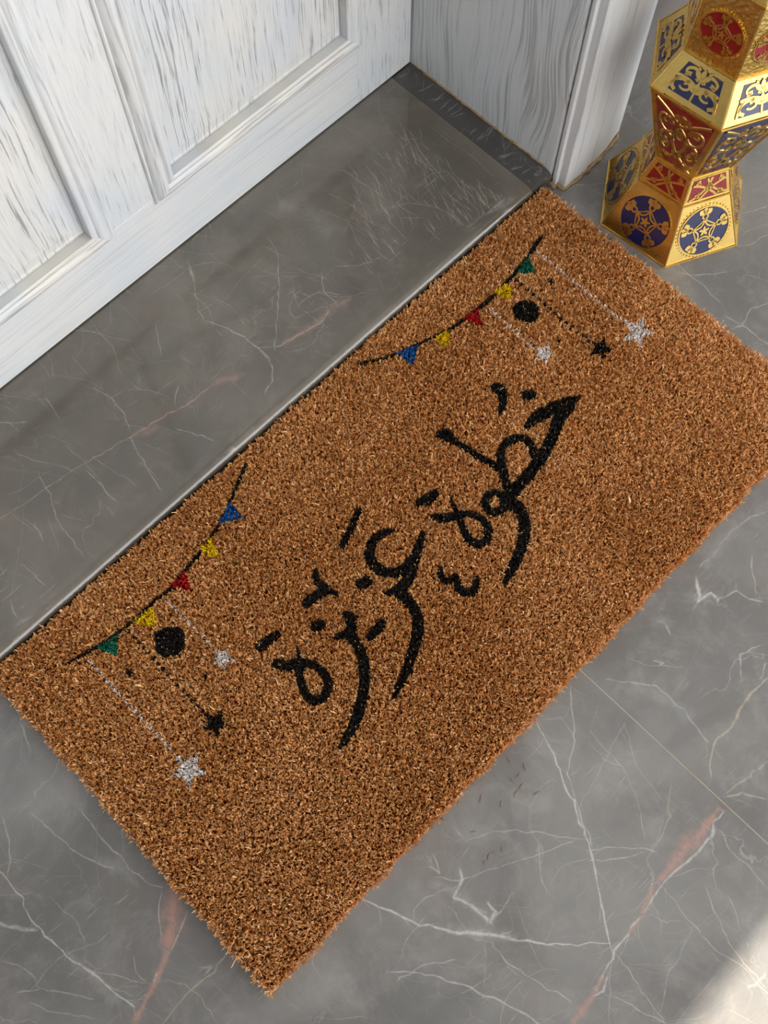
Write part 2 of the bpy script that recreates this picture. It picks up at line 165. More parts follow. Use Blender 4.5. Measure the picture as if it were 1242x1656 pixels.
["F","w",0.637,[[-0.2251,0.2875,0.00054],[-0.2243,0.2639,0.0008],[-0.2241,0.2433,0.0008],[-0.229,0.2237,0.0008],[-0.2296,0.2096,0.00159],[-0.2249,0.1758,0.00132],[-0.2181,0.1496,0.00209],[-0.2161,0.1263,0.0013],[-0.2096,0.0987,0.00104]]],
["F","h",0.34,[[-0.2252,0.1798,0.00372],[-0.2207,0.1464,0.00801],[-0.2197,0.1136,0.00614]]],
["F","w",0.51,[[-0.2549,0.2445,0.00188],[-0.2437,0.2274,0.0024],[-0.2296,0.2096,0.00132]]],
["F","p",0.85,[[-0.1185,0.1527,0.00789],[-0.1295,0.1427,0.01396],[-0.1448,0.1285,0.01336],[-0.1591,0.1172,0.0079]]],
["F","p",0.765,[[-0.1421,0.1257,0.00425],[-0.1583,0.1164,0.00608],[-0.1754,0.1084,0.00487],[-0.1904,0.1019,0.00335],[-0.2059,0.0963,0.00367],[-0.2224,0.092,0.0049]]],
["F","w",0.51,[[-0.1297,0.1579,0.00078],[-0.1442,0.1463,0.00078],[-0.1571,0.1262,0.00078]]],
["F","w",0.51,[[-0.123,0.1288,0.00103],[-0.1385,0.1222,0.00103],[-0.1588,0.1133,0.00077],[-0.1783,0.1076,0.00103],[-0.1956,0.1001,0.00104],[-0.2122,0.0956,0.00104]]],
["F","b",0.468,[[-0.1225,0.0769,0.00077],[-0.1416,0.0745,0.00103],[-0.1638,0.0768,0.00103],[-0.1802,0.0763,0.00077],[-0.2026,0.0736,0.00078]]],
["F","w",0.51,[[-0.1383,0.0783,0.0018],[-0.1502,0.0773,0.00103]]],
["F","w",0.468,[[-0.1365,0.2681,0.00053],[-0.1384,0.237,0.00105],[-0.1388,0.2011,0.00078],[-0.135,0.1707,0.00078],[-0.1259,0.1571,0.00052]]],
["F","w",0.425,[[-0.1173,0.3931,0.00055],[-0.1282,0.362,0.00108],[-0.1369,0.3377,0.00081]]],
["F","w",0.383,[[-0.1705,0.2973,0.00107],[-0.1675,0.2645,0.00079],[-0.1614,0.2314,0.00079],[-0.148,0.1989,0.0013]]],
["F","h",0.297,[[-0.1571,0.2233,0.00432],[-0.1433,0.1957,0.00674],[-0.1424,0.1707,0.00488]]],
["F","w",0.425,[[-0.1911,0.3156,0.00108],[-0.1974,0.2983,0.00081],[-0.2102,0.2764,0.0008],[-0.2234,0.2668,0.00054]]],
["F","w",0.383,[[-0.2773,0.1846,0.0008],[-0.26,0.1715,0.00106],[-0.2445,0.1518,0.00079],[-0.2303,0.1305,0.00079]]],
["F","w",0.34,[[-0.2701,0.2159,0.00067],[-0.2586,0.1951,0.00066],[-0.258,0.1696,0.00066]]],
["F","b",0.425,[[-0.1789,0.1011,0.00065],[-0.1665,0.0837,0.00064],[-0.1644,0.0654,0.00064],[-0.1671,0.038,0.00064]]],
["F","b",0.383,[[-0.1823,0.1367,0.00065],[-0.1911,0.1204,0.00065],[-0.189,0.1077,0.00065]]],
["F","w",0.34,[[-0.2174,0.1503,0.00065],[-0.2013,0.127,0.00065],[-0.1897,0.1069,0.00065]]],
["F","w",0.297,[[-0.2055,0.2263,0.00053],[-0.203,0.194,0.00053],[-0.2083,0.17,0.00052]]],
["F","w",0.297,[[-0.2739,0.1714,0.00066],[-0.259,0.1425,0.00066],[-0.2376,0.1175,0.00065]]],
["S","b",0.413,[[-0.018,0.5393,0.00053],[0.0321,0.5327,0.00066],[0.0762,0.5272,0.00066],[0.1119,0.5207,0.00066],[0.1468,0.5126,0.00079]]],
["S","p",0.6,[[0.1418,0.5146,0.00165],[0.1734,0.5091,0.00132],[0.2057,0.502,0.00166],[0.2306,0.5006,0.00133],[0.2424,0.4992,0.001]]],
["S","p",0.338,[[0.2401,0.5015,0.00334],[0.2589,0.493,0.00601],[0.2757,0.4824,0.00334]]],
["S","p",0.262,[[0.1413,0.5161,0.00463],[0.1527,0.5097,0.00727],[0.171,0.5014,0.0033]]],
["S","b",0.45,[[0.318,0.4863,0.00081],[0.3441,0.4783,0.00108],[0.3711,0.4728,0.00136],[0.3888,0.4767,0.00109],[0.4027,0.4814,0.00083]]],
["S","p",0.3,[[0.3257,0.4829,0.00337],[0.3614,0.4771,0.00747],[0.4013,0.4751,0.00755],[0.4214,0.4716,0.00345]]],
["S","w",0.45,[[0.2933,0.5833,0.00056],[0.2873,0.5644,0.00083],[0.2963,0.5444,0.00096],[0.3041,0.5183,0.00082],[0.3057,0.4955,0.00081],[0.3058,0.4742,0.0008]]],
["S","w",0.375,[[0.3059,0.5006,0.00054],[0.3023,0.4724,0.00107],[0.2898,0.4589,0.00106],[0.2718,0.4511,0.00079]]],
["S","b",0.525,[[0.3252,0.6328,0.00114],[0.3181,0.6196,0.00199],[0.3106,0.6069,0.00085]]],
["S","w",0.375,[[0.3106,0.6069,0.0007],[0.3011,0.5921,0.0007],[0.2927,0.5785,0.00069]]],
["S","w",0.375,[[0.392,0.5568,0.0007],[0.3641,0.5289,0.00069],[0.3368,0.5017,0.00068],[0.3139,0.4819,0.00067]]],
["S","w",0.413,[[0.1791,0.4892,0.00053],[0.1954,0.463,0.00078],[0.201,0.4434,0.00078],[0.2117,0.4238,0.00103]]],
["S","w",0.375,[[0.1965,0.5081,0.00066],[0.2046,0.5184,0.00067],[0.2189,0.5268,0.00067]]],
["S","w",0.338,[[0.2484,0.6011,0.00069],[0.2383,0.5843,0.00069],[0.2243,0.5611,0.00068]]],
["S","b",0.375,[[0.0492,0.5541,0.00053],[0.0431,0.5313,0.00079],[0.0369,0.5136,0.00079],[0.0294,0.4994,0.00078],[0.0265,0.4742,0.00078],[0.0253,0.4552,0.00077],[0.0225,0.4441,0.00051]]],
["S","w",0.338,[[0.0851,0.5182,0.00079],[0.0854,0.4938,0.00078],[0.0833,0.4815,0.00078],[0.0847,0.4686,0.00078]]],
["S","w",0.338,[[0.1413,0.5161,0.00066],[0.1345,0.4932,0.00066],[0.1277,0.461,0.00065],[0.1211,0.4341,0.00064]]],
["S","b",0.375,[[0.1508,0.5878,0.00055],[0.1553,0.5627,0.00081],[0.1529,0.5397,0.0008],[0.1445,0.5179,0.00079]]],
["S","w",0.3,[[0.107,0.6162,0.00055],[0.1048,0.5929,0.00054],[0.1004,0.5721,0.00054]]],
["S","b",0.3,[[0.0615,0.6211,0.00082],[0.0631,0.6044,0.00082],[0.0627,0.5998,0.00082]]],
["S","b",0.375,[[-0.0547,0.4673,0.00129],[-0.0623,0.4527,0.00103],[-0.063,0.4402,0.00077]]],
["S","w",0.338,[[-0.0883,0.4437,0.00051],[-0.0596,0.4368,0.00051],[-0.0139,0.4265,0.00051]]],
["S","w",0.3,[[-0.0264,0.4886,0.00078],[-0.0235,0.4629,0.00077],[-0.023,0.449,0.00077]]],
["S","w",0.3,[[0.0131,0.5138,0.00079],[0.0079,0.5003,0.00078],[0.0032,0.4865,0.00078]]],
["S","w",0.375,[[0.4193,0.5182,0.0007],[0.4053,0.4987,0.00069],[0.4013,0.4751,0.00069],[0.4139,0.4735,0.00069]]],
["S","w",0.375,[[0.4345,0.5142,0.00056],[0.4538,0.4949,0.00056],[0.4817,0.484,0.00056]]],
["S","d",0.375,[[0.0255,0.5955,0.00882],[0.089,0.5835,0.01015],[0.1637,0.5727,0.01085],[0.2555,0.5585,0.01026],[0.3445,0.5376,0.00899],[0.4249,0.5239,0.00562]]],  # broad soft dark band running across the step
["S","h",0.225,[[0.4469,0.6176,0.01463],[0.463,0.5837,0.02177],[0.4626,0.5433,0.0143]]],
["S","b",0.158,[[0.5889,0.484,0.00023],[0.5822,0.4719,0.00054],[0.5748,0.4603,0.00111],[0.5665,0.4492,0.00023]]],
["S","b",0.177,[[0.5851,0.4736,0.00023],[0.5839,0.4688,0.00045],[0.583,0.4639,0.00093],[0.5825,0.459,0.00023]]],
["S","w",0.186,[[0.6098,0.5614,0.00024],[0.6053,0.5472,0.00062],[0.5997,0.5334,0.00041],[0.5931,0.5199,0.00024]]],
["S","w",0.226,[[0.4624,0.5228,0.00023],[0.4609,0.5168,0.00072],[0.4586,0.511,0.00074],[0.4554,0.5055,0.00023]]],
["S","w",0.228,[[0.6213,0.5004,0.00024],[0.6143,0.4863,0.0005],[0.6055,0.473,0.00044],[0.595,0.4607,0.00023]]],
["S","b",0.336,[[0.5684,0.5917,0.00024],[0.5664,0.5843,0.00039],[0.5656,0.5769,0.00062],[0.5659,0.5696,0.00024]]],
["S","w",0.406,[[0.5446,0.5245,0.00023],[0.5432,0.5188,0.00036],[0.5424,0.513,0.00094],[0.5422,0.5073,0.00023]]],
["S","w",0.269,[[0.6317,0.4665,0.00024],[0.628,0.4538,0.00064],[0.624,0.4412,0.00084],[0.6197,0.4288,0.00023]]],
["S","b",0.243,[[0.6342,0.4404,0.00024],[0.6313,0.4343,0.00057],[0.6285,0.4281,0.00097],[0.6258,0.422,0.00023]]],
["S","w",0.205,[[0.4947,0.5273,0.00023],[0.4901,0.5147,0.00055],[0.4874,0.5019,0.00059],[0.4865,0.489,0.00023]]],
["S","w",0.197,[[0.5479,0.5702,0.00024],[0.5458,0.5581,0.00039],[0.543,0.5461,0.00042],[0.5395,0.5341,0.00023]]],
["S","b",0.392,[[0.5887,0.4665,0.00023],[0.5876,0.4611,0.00036],[0.5855,0.4558,0.00093],[0.5827,0.4507,0.00023]]],
["S","b",0.159,[[0.5991,0.5683,0.00024],[0.5962,0.5567,0.00057],[0.5916,0.5453,0.00105],[0.5853,0.5344,0.00024]]],
["S","w",0.194,[[0.5005,0.5272,0.00023],[0.4949,0.5129,0.00049],[0.4881,0.4991,0.00033],[0.4802,0.4858,0.00023]]],
["S","b",0.269,[[0.6143,0.5624,0.00024],[0.6096,0.5476,0.00057],[0.6065,0.5328,0.00095],[0.605,0.5181,0.00024]]],
["S","b",0.402,[[0.6038,0.5365,0.00024],[0.6025,0.528,0.00062],[0.6015,0.5196,0.00074],[0.6008,0.5112,0.00024]]],
["S","w",0.167,[[0.6171,0.5875,0.00024],[0.6137,0.5807,0.0007],[0.6096,0.5742,0.00063],[0.6049,0.568,0.00024]]],
["S","w",0.22,[[0.6274,0.5303,0.00024],[0.6247,0.5231,0.00077],[0.6216,0.516,0.00094],[0.6181,0.509,0.00024]]],
["S","w",0.236,[[0.6368,0.4422,0.00024],[0.6342,0.4368,0.00046],[0.6316,0.4315,0.00055],[0.6291,0.4261,0.00023]]],
["S","w",0.242,[[0.575,0.5029,0.00023],[0.5735,0.4951,0.00069],[0.5723,0.4873,0.00105],[0.5715,0.4796,0.00023]]],
["S","w",0.202,[[0.5894,0.4674,0.00023],[0.5846,0.453,0.00049],[0.5796,0.4386,0.00103],[0.5746,0.4245,0.00023]]],
["S","b",0.286,[[0.5865,0.5724,0.00024],[0.583,0.5606,0.00075],[0.5791,0.5489,0.00057],[0.5748,0.5374,0.00024]]],
["S","b",0.266,[[0.5695,0.4836,0.00023],[0.5665,0.4772,0.00061],[0.564,0.4706,0.00048],[0.5622,0.464,0.00023]]],
["S","w",0.384,[[0.6035,0.4814,0.00024],[0.6024,0.4773,0.0004],[0.6017,0.4733,0.00114],[0.6013,0.4692,0.00023]]],
["S","w",0.305,[[0.5828,0.515,0.00024],[0.5804,0.5066,0.00045],[0.5775,0.4982,0.00109],[0.5743,0.4899,0.00023]]],
["S","b",0.248,[[0.511,0.5729,0.00023],[0.5097,0.5659,0.00037],[0.5091,0.559,0.00083],[0.5094,0.5521,0.00023]]],
["S","w",0.26,[[0.5124,0.5488,0.00023],[0.5094,0.5414,0.00068],[0.5054,0.5343,0.00085],[0.5005,0.5276,0.00023]]],
["S","w",0.31,[[0.6122,0.5743,0.00024],[0.6077,0.5636,0.00051],[0.6018,0.5533,0.00111],[0.5945,0.5437,0.00024]]],
["S","b",0.38,[[0.5433,0.6059,0.00024],[0.5403,0.5953,0.00059],[0.5384,0.5847,0.00068],[0.5377,0.5741,0.00024]]],
["S","w",0.306,[[0.6407,0.4407,0.00024],[0.637,0.4318,0.00046],[0.6338,0.4229,0.00115],[0.6308,0.414,0.00023]]],
["S","w",0.188,[[0.595,0.5233,0.00024],[0.5913,0.5163,0.00036],[0.5877,0.5092,0.00088],[0.5841,0.5022,0.00023]]],
["S","w",0.29,[[0.6359,0.4404,0.00024],[0.6352,0.4364,0.00047],[0.6347,0.4324,0.00112],[0.6343,0.4285,0.00023]]],
["S","w",0.279,[[0.6255,0.4771,0.00024],[0.6237,0.4704,0.00076],[0.6209,0.4639,0.00075],[0.6171,0.4576,0.00023]]],
["S","w",0.29,[[0.6257,0.456,0.00024],[0.6247,0.4422,0.00049],[0.6254,0.4286,0.00055],[0.6279,0.4155,0.00023]]],
["S","w",0.151,[[0.5945,0.5139,0.00024],[0.5912,0.5063,0.00058],[0.5876,0.4987,0.0009],[0.5839,0.4912,0.00023]]],
["S","b",0.301,[[0.5006,0.5334,0.00023],[0.4988,0.5277,0.00063],[0.4964,0.522,0.00083],[0.4936,0.5165,0.00023]]],
["S","w",0.386,[[0.5531,0.4864,0.00023],[0.5505,0.4785,0.00053],[0.5471,0.4707,0.00094],[0.5429,0.4633,0.00023]]],
["S","w",0.389,[[0.6266,0.6065,0.00025],[0.6216,0.5932,0.00043],[0.6161,0.5802,0.00074],[0.61,0.5674,0.00024]]],
["S","w",0.168,[[0.5942,0.5085,0.00024],[0.5927,0.501,0.00045],[0.5911,0.4935,0.00102],[0.5892,0.4861,0.00023]]],
["S","w",0.334,[[0.6171,0.4666,0.00024],[0.6152,0.463,0.00037],[0.6128,0.4595,0.00103],[0.6099,0.4563,0.00023]]],
["S","w",0.335,[[0.5247,0.5278,0.00023],[0.5199,0.5132,0.00052],[0.5168,0.4986,0.00044],[0.5154,0.4839,0.00023]]],
["S","b",0.25,[[0.5041,0.5162,0.00023],[0.5032,0.5119,0.00037],[0.5023,0.5076,0.00034],[0.5014,0.5033,0.00023]]],
["S","w",0.33,[[0.5814,0.4893,0.00023],[0.5792,0.4755,0.00055],[0.5773,0.4617,0.0006],[0.5757,0.4481,0.00023]]],
["S","b",0.283,[[0.5858,0.4724,0.00023],[0.5846,0.4672,0.00072],[0.5832,0.4621,0.00077],[0.5817,0.457,0.00023]]],
["S","b",0.406,[[0.6151,0.5096,0.00024],[0.6124,0.4995,0.00069],[0.6089,0.4894,0.00106],[0.6046,0.4796,0.00024]]],
["S","b",0.325,[[0.5934,0.5332,0.00024],[0.5928,0.528,0.00039],[0.5926,0.5228,0.00041],[0.5926,0.5177,0.00024]]],
["S","b",0.158,[[0.6149,0.5166,0.00024],[0.6109,0.5026,0.00066],[0.6077,0.4886,0.00034],[0.6052,0.4747,0.00023]]],
["S","b",0.279,[[0.4835,0.5047,0.00023],[0.4821,0.4933,0.00042],[0.4821,0.4821,0.00088],[0.4835,0.4711,0.00022]]],
["S","w",0.249,[[0.5408,0.5023,0.00023],[0.5374,0.4957,0.00064],[0.5336,0.4894,0.0006],[0.5294,0.4832,0.00023]]],
["S","b",0.206,[[0.5397,0.5224,0.00023],[0.5371,0.5075,0.00042],[0.5366,0.4928,0.00034],[0.5384,0.4785,0.00023]]],
["S","b",0.35,[[0.5401,0.5927,0.00024],[0.5379,0.5867,0.00036],[0.535,0.5809,0.00071],[0.5313,0.5754,0.00024]]],
["S","w",0.322,[[0.6311,0.4543,0.00024],[0.6289,0.4457,0.00038],[0.6278,0.4372,0.00106],[0.6279,0.4288,0.00023]]],
["S","w",0.326,[[0.6292,0.4579,0.00024],[0.627,0.448,0.00037],[0.6237,0.4381,0.00108],[0.6194,0.4285,0.00023]]],
["S","w",0.274,[[0.5443,0.514,0.00023],[0.5439,0.5068,0.00073],[0.5446,0.4998,0.00039],[0.5464,0.4931,0.00023]]],
["S","w",0.338,[[0.6168,0.4986,0.00024],[0.6126,0.4872,0.00059],[0.6097,0.4757,0.00087],[0.608,0.4642,0.00023]]],
["S","w",0.224,[[0.5787,0.4756,0.00023],[0.5747,0.464,0.00064],[0.5719,0.4523,0.00091],[0.5703,0.4406,0.00023]]],
["S","w",0.341,[[0.5536,0.572,0.00024],[0.5479,0.5608,0.00047],[0.5418,0.5498,0.0007],[0.5352,0.5392,0.00023]]],
["S","b",0.298,[[0.5676,0.5081,0.00023],[0.5666,0.5025,0.00073],[0.565,0.497,0.00092],[0.5628,0.4915,0.00023]]],
["S","b",0.163,[[0.5137,0.5122,0.00023],[0.5123,0.5076,0.0005],[0.5106,0.5031,0.00034],[0.5086,0.4987,0.00023]]],
["S","w",0.197,[[0.5525,0.546,0.00024],[0.5521,0.5387,0.00056],[0.5528,0.5317,0.00065],[0.5546,0.525,0.00023]]],
["S","w",0.307,[[0.6228,0.5409,0.00024],[0.6215,0.5334,0.00072],[0.6201,0.526,0.00049],[0.6186,0.5186,0.00024]]],
["S","b",0.185,[[0.4996,0.5567,0.00023],[0.4968,0.5474,0.00035],[0.4944,0.5381,0.00094],[0.4924,0.5288,0.00023]]],
["S","w",0.173,[[0.593,0.4707,0.00023],[0.5887,0.4556,0.00066],[0.5861,0.4406,0.001],[0.5854,0.4256,0.00023]]],
["S","w",0.404,[[0.6115,0.589,0.00024],[0.6108,0.5842,0.00065],[0.6107,0.5796,0.00056],[0.6112,0.575,0.00024]]],
["S","w",0.169,[[0.6082,0.5371,0.00024],[0.6023,0.5256,0.00068],[0.5952,0.5146,0.00063],[0.5869,0.5044,0.00024]]],
["S","w",0.266,[[0.6312,0.4858,0.00024],[0.6282,0.4791,0.00069],[0.6259,0.4722,0.00088],[0.6244,0.4652,0.00024]]],
["S","w",0.298,[[0.6409,0.4466,0.00024],[0.6375,0.435,0.00048],[0.6329,0.4236,0.00056],[0.6273,0.4125,0.00023]]],
["S","b",0.296,[[0.5243,0.5494,0.00023],[0.5234,0.542,0.00036],[0.5224,0.5346,0.00033],[0.5213,0.5272,0.00023]]],
["S","w",0.288,[[0.537,0.5641,0.00024],[0.5303,0.5509,0.0004],[0.5232,0.5379,0.00047],[0.5158,0.5253,0.00023]]],
["S","w",0.289,[[0.6095,0.5746,0.00024],[0.6065,0.5634,0.00043],[0.6019,0.5523,0.00094],[0.5958,0.5418,0.00024]]],
["S","w",0.271,[[0.5441,0.487,0.00023],[0.5424,0.4742,0.00052],[0.5416,0.4616,0.00066],[0.5415,0.4492,0.00023]]],
["S","w",0.183,[[0.6065,0.463,0.00023],[0.6015,0.4538,0.0007],[0.5962,0.4448,0.00089],[0.5907,0.436,0.00023]]],
["S","w",0.253,[[0.5833,0.5897,0.00024],[0.5798,0.5749,0.00045],[0.5753,0.5602,0.00055],[0.57,0.5458,0.00024]]],
["S","w",0.362,[[0.5291,0.5371,0.00023],[0.5264,0.5295,0.00068],[0.5242,0.5217,0.00087],[0.5227,0.5139,0.00023]]],
["S","w",0.279,[[0.6326,0.4508,0.00024],[0.6306,0.4415,0.00037],[0.6297,0.4323,0.00044],[0.6299,0.4232,0.00023]]],
["S","w",0.275,[[0.496,0.5311,0.00023],[0.4929,0.5171,0.00053],[0.4885,0.5032,0.00074],[0.4829,0.4897,0.00023]]],
["S","b",0.198,[[0.5469,0.5848,0.00024],[0.5449,0.5728,0.00052],[0.5426,0.5608,0.00058],[0.5398,0.5489,0.00023]]],
["S","w",0.268,[[0.5252,0.5802,0.00024],[0.5226,0.572,0.00068],[0.5195,0.5639,0.0008],[0.5159,0.556,0.00023]]],
["S","b",0.155,[[0.6366,0.4478,0.00024],[0.6359,0.4435,0.00067],[0.6352,0.4393,0.00048],[0.6347,0.435,0.00023]]],
["S","b",0.258,[[0.5917,0.5766,0.00024],[0.5863,0.5637,0.00077],[0.5797,0.5514,0.00031],[0.5717,0.5397,0.00024]]],
["S","w",0.386,[[0.634,0.4468,0.00024],[0.6331,0.4428,0.00064],[0.6315,0.4389,0.00103],[0.6294,0.4351,0.00023]]],
["S","w",0.24,[[0.6112,0.475,0.00024],[0.6089,0.4691,0.00068],[0.6058,0.4634,0.00066],[0.6021,0.458,0.00023]]],
["S","w",0.389,[[0.6423,0.4442,0.00024],[0.6389,0.4365,0.00061],[0.6353,0.4289,0.00063],[0.6318,0.4213,0.00023]]],
["S","w",0.206,[[0.5007,0.5332,0.00023],[0.4971,0.5233,0.00047],[0.494,0.5134,0.00052],[0.4912,0.5035,0.00023]]],
["S","w",0.322,[[0.5803,0.476,0.00023],[0.5781,0.4706,0.00058],[0.5754,0.4654,0.00083],[0.5723,0.4604,0.00023]]],
["S","b",0.387,[[0.6016,0.4917,0.00024],[0.5999,0.4833,0.00048],[0.5981,0.475,0.00054],[0.5965,0.4667,0.00023]]],
["S","b",0.296,[[0.5732,0.4736,0.00023],[0.5729,0.4679,0.00058],[0.5732,0.4623,0.00067],[0.5743,0.4569,0.00023]]],
["S","w",0.186,[[0.6152,0.589,0.00024],[0.6127,0.5756,0.00059],[0.6121,0.5624,0.00037],[0.6132,0.5495,0.00024]]],
["S","b",0.371,[[0.536,0.5472,0.00023],[0.5318,0.5395,0.00055],[0.5269,0.5322,0.00038],[0.5211,0.5254,0.00023]]],
["S","w",0.301,[[0.5663,0.5765,0.00024],[0.5654,0.5717,0.00054],[0.5643,0.5669,0.00059],[0.5631,0.5621,0.00024]]],
["S","w",0.246,[[0.6264,0.4812,0.00024],[0.6214,0.4674,0.00069],[0.616,0.4537,0.00046],[0.6103,0.4401,0.00023]]],
["S","w",0.256,[[0.6069,0.5813,0.00024],[0.5991,0.5676,0.00059],[0.5904,0.5545,0.00064],[0.5807,0.542,0.00024]]],
["S","w",0.398,[[0.5112,0.5415,0.00023],[0.5083,0.5336,0.00038],[0.5054,0.5258,0.00094],[0.5026,0.518,0.00023]]],
["S","b",0.201,[[0.6202,0.488,0.00024],[0.6187,0.483,0.0005],[0.6175,0.4781,0.00042],[0.6165,0.4731,0.00024]]],
["S","w",0.238,[[0.6332,0.4521,0.00024],[0.6319,0.4397,0.0007],[0.6323,0.4276,0.00075],[0.6343,0.4158,0.00023]]],
["S","w",0.404,[[0.5176,0.5661,0.00023],[0.5157,0.5596,0.00058],[0.5146,0.5531,0.00067],[0.5144,0.5467,0.00023]]],
["S","w",0.363,[[0.4992,0.5128,0.00023],[0.4967,0.4993,0.00034],[0.4944,0.4859,0.00093],[0.4923,0.4726,0.00023]]],
["S","b",0.171,[[0.6257,0.5899,0.00025],[0.6238,0.583,0.00078],[0.6221,0.5762,0.00048],[0.6206,0.5694,0.00024]]],
["S","b",0.273,[[0.6313,0.4769,0.00024],[0.6263,0.4678,0.00036],[0.621,0.4588,0.00044],[0.6156,0.45,0.00023]]],
["S","b",0.317,[[0.6183,0.4732,0.00024],[0.6113,0.4604,0.00037],[0.6037,0.4479,0.00031],[0.5955,0.4358,0.00023]]],
["S","w",0.154,[[0.6204,0.4756,0.00024],[0.6134,0.4626,0.00069],[0.6047,0.4503,0.00044],[0.5947,0.439,0.00023]]],
["S","w",0.207,[[0.5928,0.5636,0.00024],[0.5906,0.5577,0.00054],[0.5891,0.5517,0.00054],[0.5884,0.5456,0.00024]]],
["S","w",0.17,[[0.6036,0.5387,0.00024],[0.6022,0.5271,0.00064],[0.6021,0.5157,0.00033],[0.6033,0.5045,0.00024]]],
["S","w",0.307,[[0.6131,0.5642,0.00024],[0.6083,0.5529,0.00042],[0.6036,0.5417,0.00051],[0.5989,0.5305,0.00024]]],
["S","w",0.184,[[0.6364,0.4514,0.00024],[0.6357,0.4474,0.00062],[0.635,0.4435,0.00059],[0.6344,0.4397,0.00024]]],
["S","w",0.179,[[0.5565,0.5609,0.00024],[0.5499,0.5471,0.00062],[0.5431,0.5335,0.00062],[0.5362,0.52,0.00023]]],
["S","b",0.187,[[0.5765,0.5394,0.00024],[0.5718,0.5292,0.00036],[0.5679,0.5188,0.0003],[0.5649,0.5083,0.00023]]],
["S","w",0.26,[[0.6029,0.5608,0.00024],[0.6022,0.5492,0.00057],[0.6033,0.5379,0.00085],[0.6062,0.5272,0.00024]]],
["S","w",0.354,[[0.6302,0.4787,0.00024],[0.6291,0.4693,0.00059],[0.6282,0.4599,0.00068],[0.6278,0.4506,0.00024]]],
["S","b",0.396,[[0.5563,0.5912,0.00024],[0.552,0.5766,0.00075],[0.5487,0.562,0.00117],[0.5465,0.5474,0.00024]]],
["S","b",0.206,[[0.6066,0.5872,0.00024],[0.6045,0.5721,0.00063],[0.6026,0.557,0.00039],[0.601,0.5421,0.00024]]],
["S","w",0.28,[[0.5661,0.4907,0.00023],[0.5639,0.4829,0.00058],[0.5619,0.475,0.00047],[0.56,0.4672,0.00023]]],
["S","w",0.219,[[0.623,0.5619,0.00024],[0.622,0.5571,0.00048],[0.6216,0.5523,0.00101],[0.6217,0.5477,0.00024]]],
["S","b",0.357,[[0.6226,0.4851,0.00024],[0.6178,0.4719,0.00064],[0.6136,0.4588,0.00081],[0.6098,0.4457,0.00023]]],
["S","b",0.243,[[0.6277,0.4549,0.00024],[0.6227,0.4419,0.0004],[0.6174,0.429,0.00069],[0.612,0.4163,0.00023]]],
["S","w",0.181,[[0.6053,0.4811,0.00024],[0.6018,0.4698,0.00065],[0.6,0.4583,0.00083],[0.6,0.447,0.00023]]],
["S","b",0.305,[[0.617,0.5137,0.00024],[0.6155,0.4989,0.00037],[0.6162,0.4844,0.00093],[0.619,0.4704,0.00024]]],
["S","b",0.371,[[0.5642,0.5445,0.00024],[0.5592,0.535,0.0004],[0.5529,0.5261,0.00096],[0.5455,0.5178,0.00023]]],
["S","w",0.272,[[0.5629,0.5555,0.00024],[0.5614,0.5519,0.00042],[0.5599,0.5483,0.00049],[0.5584,0.5447,0.00024]]],
["S","w",0.318,[[0.5062,0.4978,0.00023],[0.5056,0.4919,0.00052],[0.5052,0.486,0.00073],[0.5051,0.4802,0.00023]]],
["S","b",0.24,[[0.6076,0.5629,0.00024],[0.6049,0.5481,0.00037],[0.6021,0.5334,0.00069],[0.5993,0.5188,0.00024]]],
["S","w",0.26,[[0.5954,0.506,0.00024],[0.593,0.4911,0.00067],[0.5918,0.4765,0.00103],[0.5919,0.462,0.00023]]],
["S","w",0.278,[[0.5854,0.5684,0.00024],[0.5833,0.5616,0.00066],[0.5803,0.555,0.00038],[0.5766,0.5486,0.00024]]],
["S","w",0.372,[[0.6197,0.4635,0.00024],[0.6186,0.4586,0.00059],[0.6169,0.4538,0.00034],[0.6147,0.4492,0.00023]]],
["S","w",0.375,[[0.6386,0.44,0.00024],[0.6344,0.4293,0.00071],[0.631,0.4185,0.00057],[0.6285,0.4077,0.00023]]],
["S","w",0.197,[[0.5648,0.5482,0.00024],[0.5617,0.5326,0.00074],[0.5606,0.5172,0.00099],[0.5618,0.5021,0.00023]]],
["S","w",0.397,[[0.632,0.4534,0.00024],[0.6308,0.4487,0.00058],[0.63,0.4439,0.00087],[0.6297,0.4392,0.00023]]],
["S","w",0.352,[[0.6163,0.4947,0.00024],[0.6152,0.4868,0.0004],[0.6144,0.479,0.00077],[0.614,0.4712,0.00024]]],
["S","b",0.269,[[0.4668,0.5056,0.00023],[0.4646,0.4958,0.00066],[0.4631,0.4861,0.00031],[0.4623,0.4764,0.00022]]],
["S","w",0.235,[[0.6287,0.4541,0.00024],[0.627,0.4491,0.00069],[0.6258,0.444,0.00076],[0.6251,0.4389,0.00023]]],
["S","b",0.317,[[0.5687,0.5936,0.00024],[0.5644,0.5785,0.00047],[0.5604,0.5635,0.00045],[0.5567,0.5486,0.00024]]],
["S","b",0.203,[[0.6051,0.498,0.00024],[0.6022,0.4897,0.00064],[0.6005,0.4814,0.00094],[0.5997,0.473,0.00023]]],
["S","w",0.217,[[0.4696,0.5034,0.00023],[0.4692,0.4983,0.00052],[0.4693,0.4934,0.00085],[0.4702,0.4886,0.00023]]],
["S","b",0.164,[[0.6221,0.4687,0.00024],[0.6186,0.462,0.00065],[0.6149,0.4554,0.0004],[0.6109,0.4489,0.00023]]],
["S","b",0.391,[[0.622,0.4785,0.00024],[0.618,0.4682,0.00047],[0.6141,0.4579,0.00059],[0.6102,0.4477,0.00023]]],
["S","w",0.226,[[0.6316,0.4581,0.00024],[0.6284,0.4498,0.00043],[0.6241,0.4418,0.00113],[0.6186,0.4343,0.00023]]],
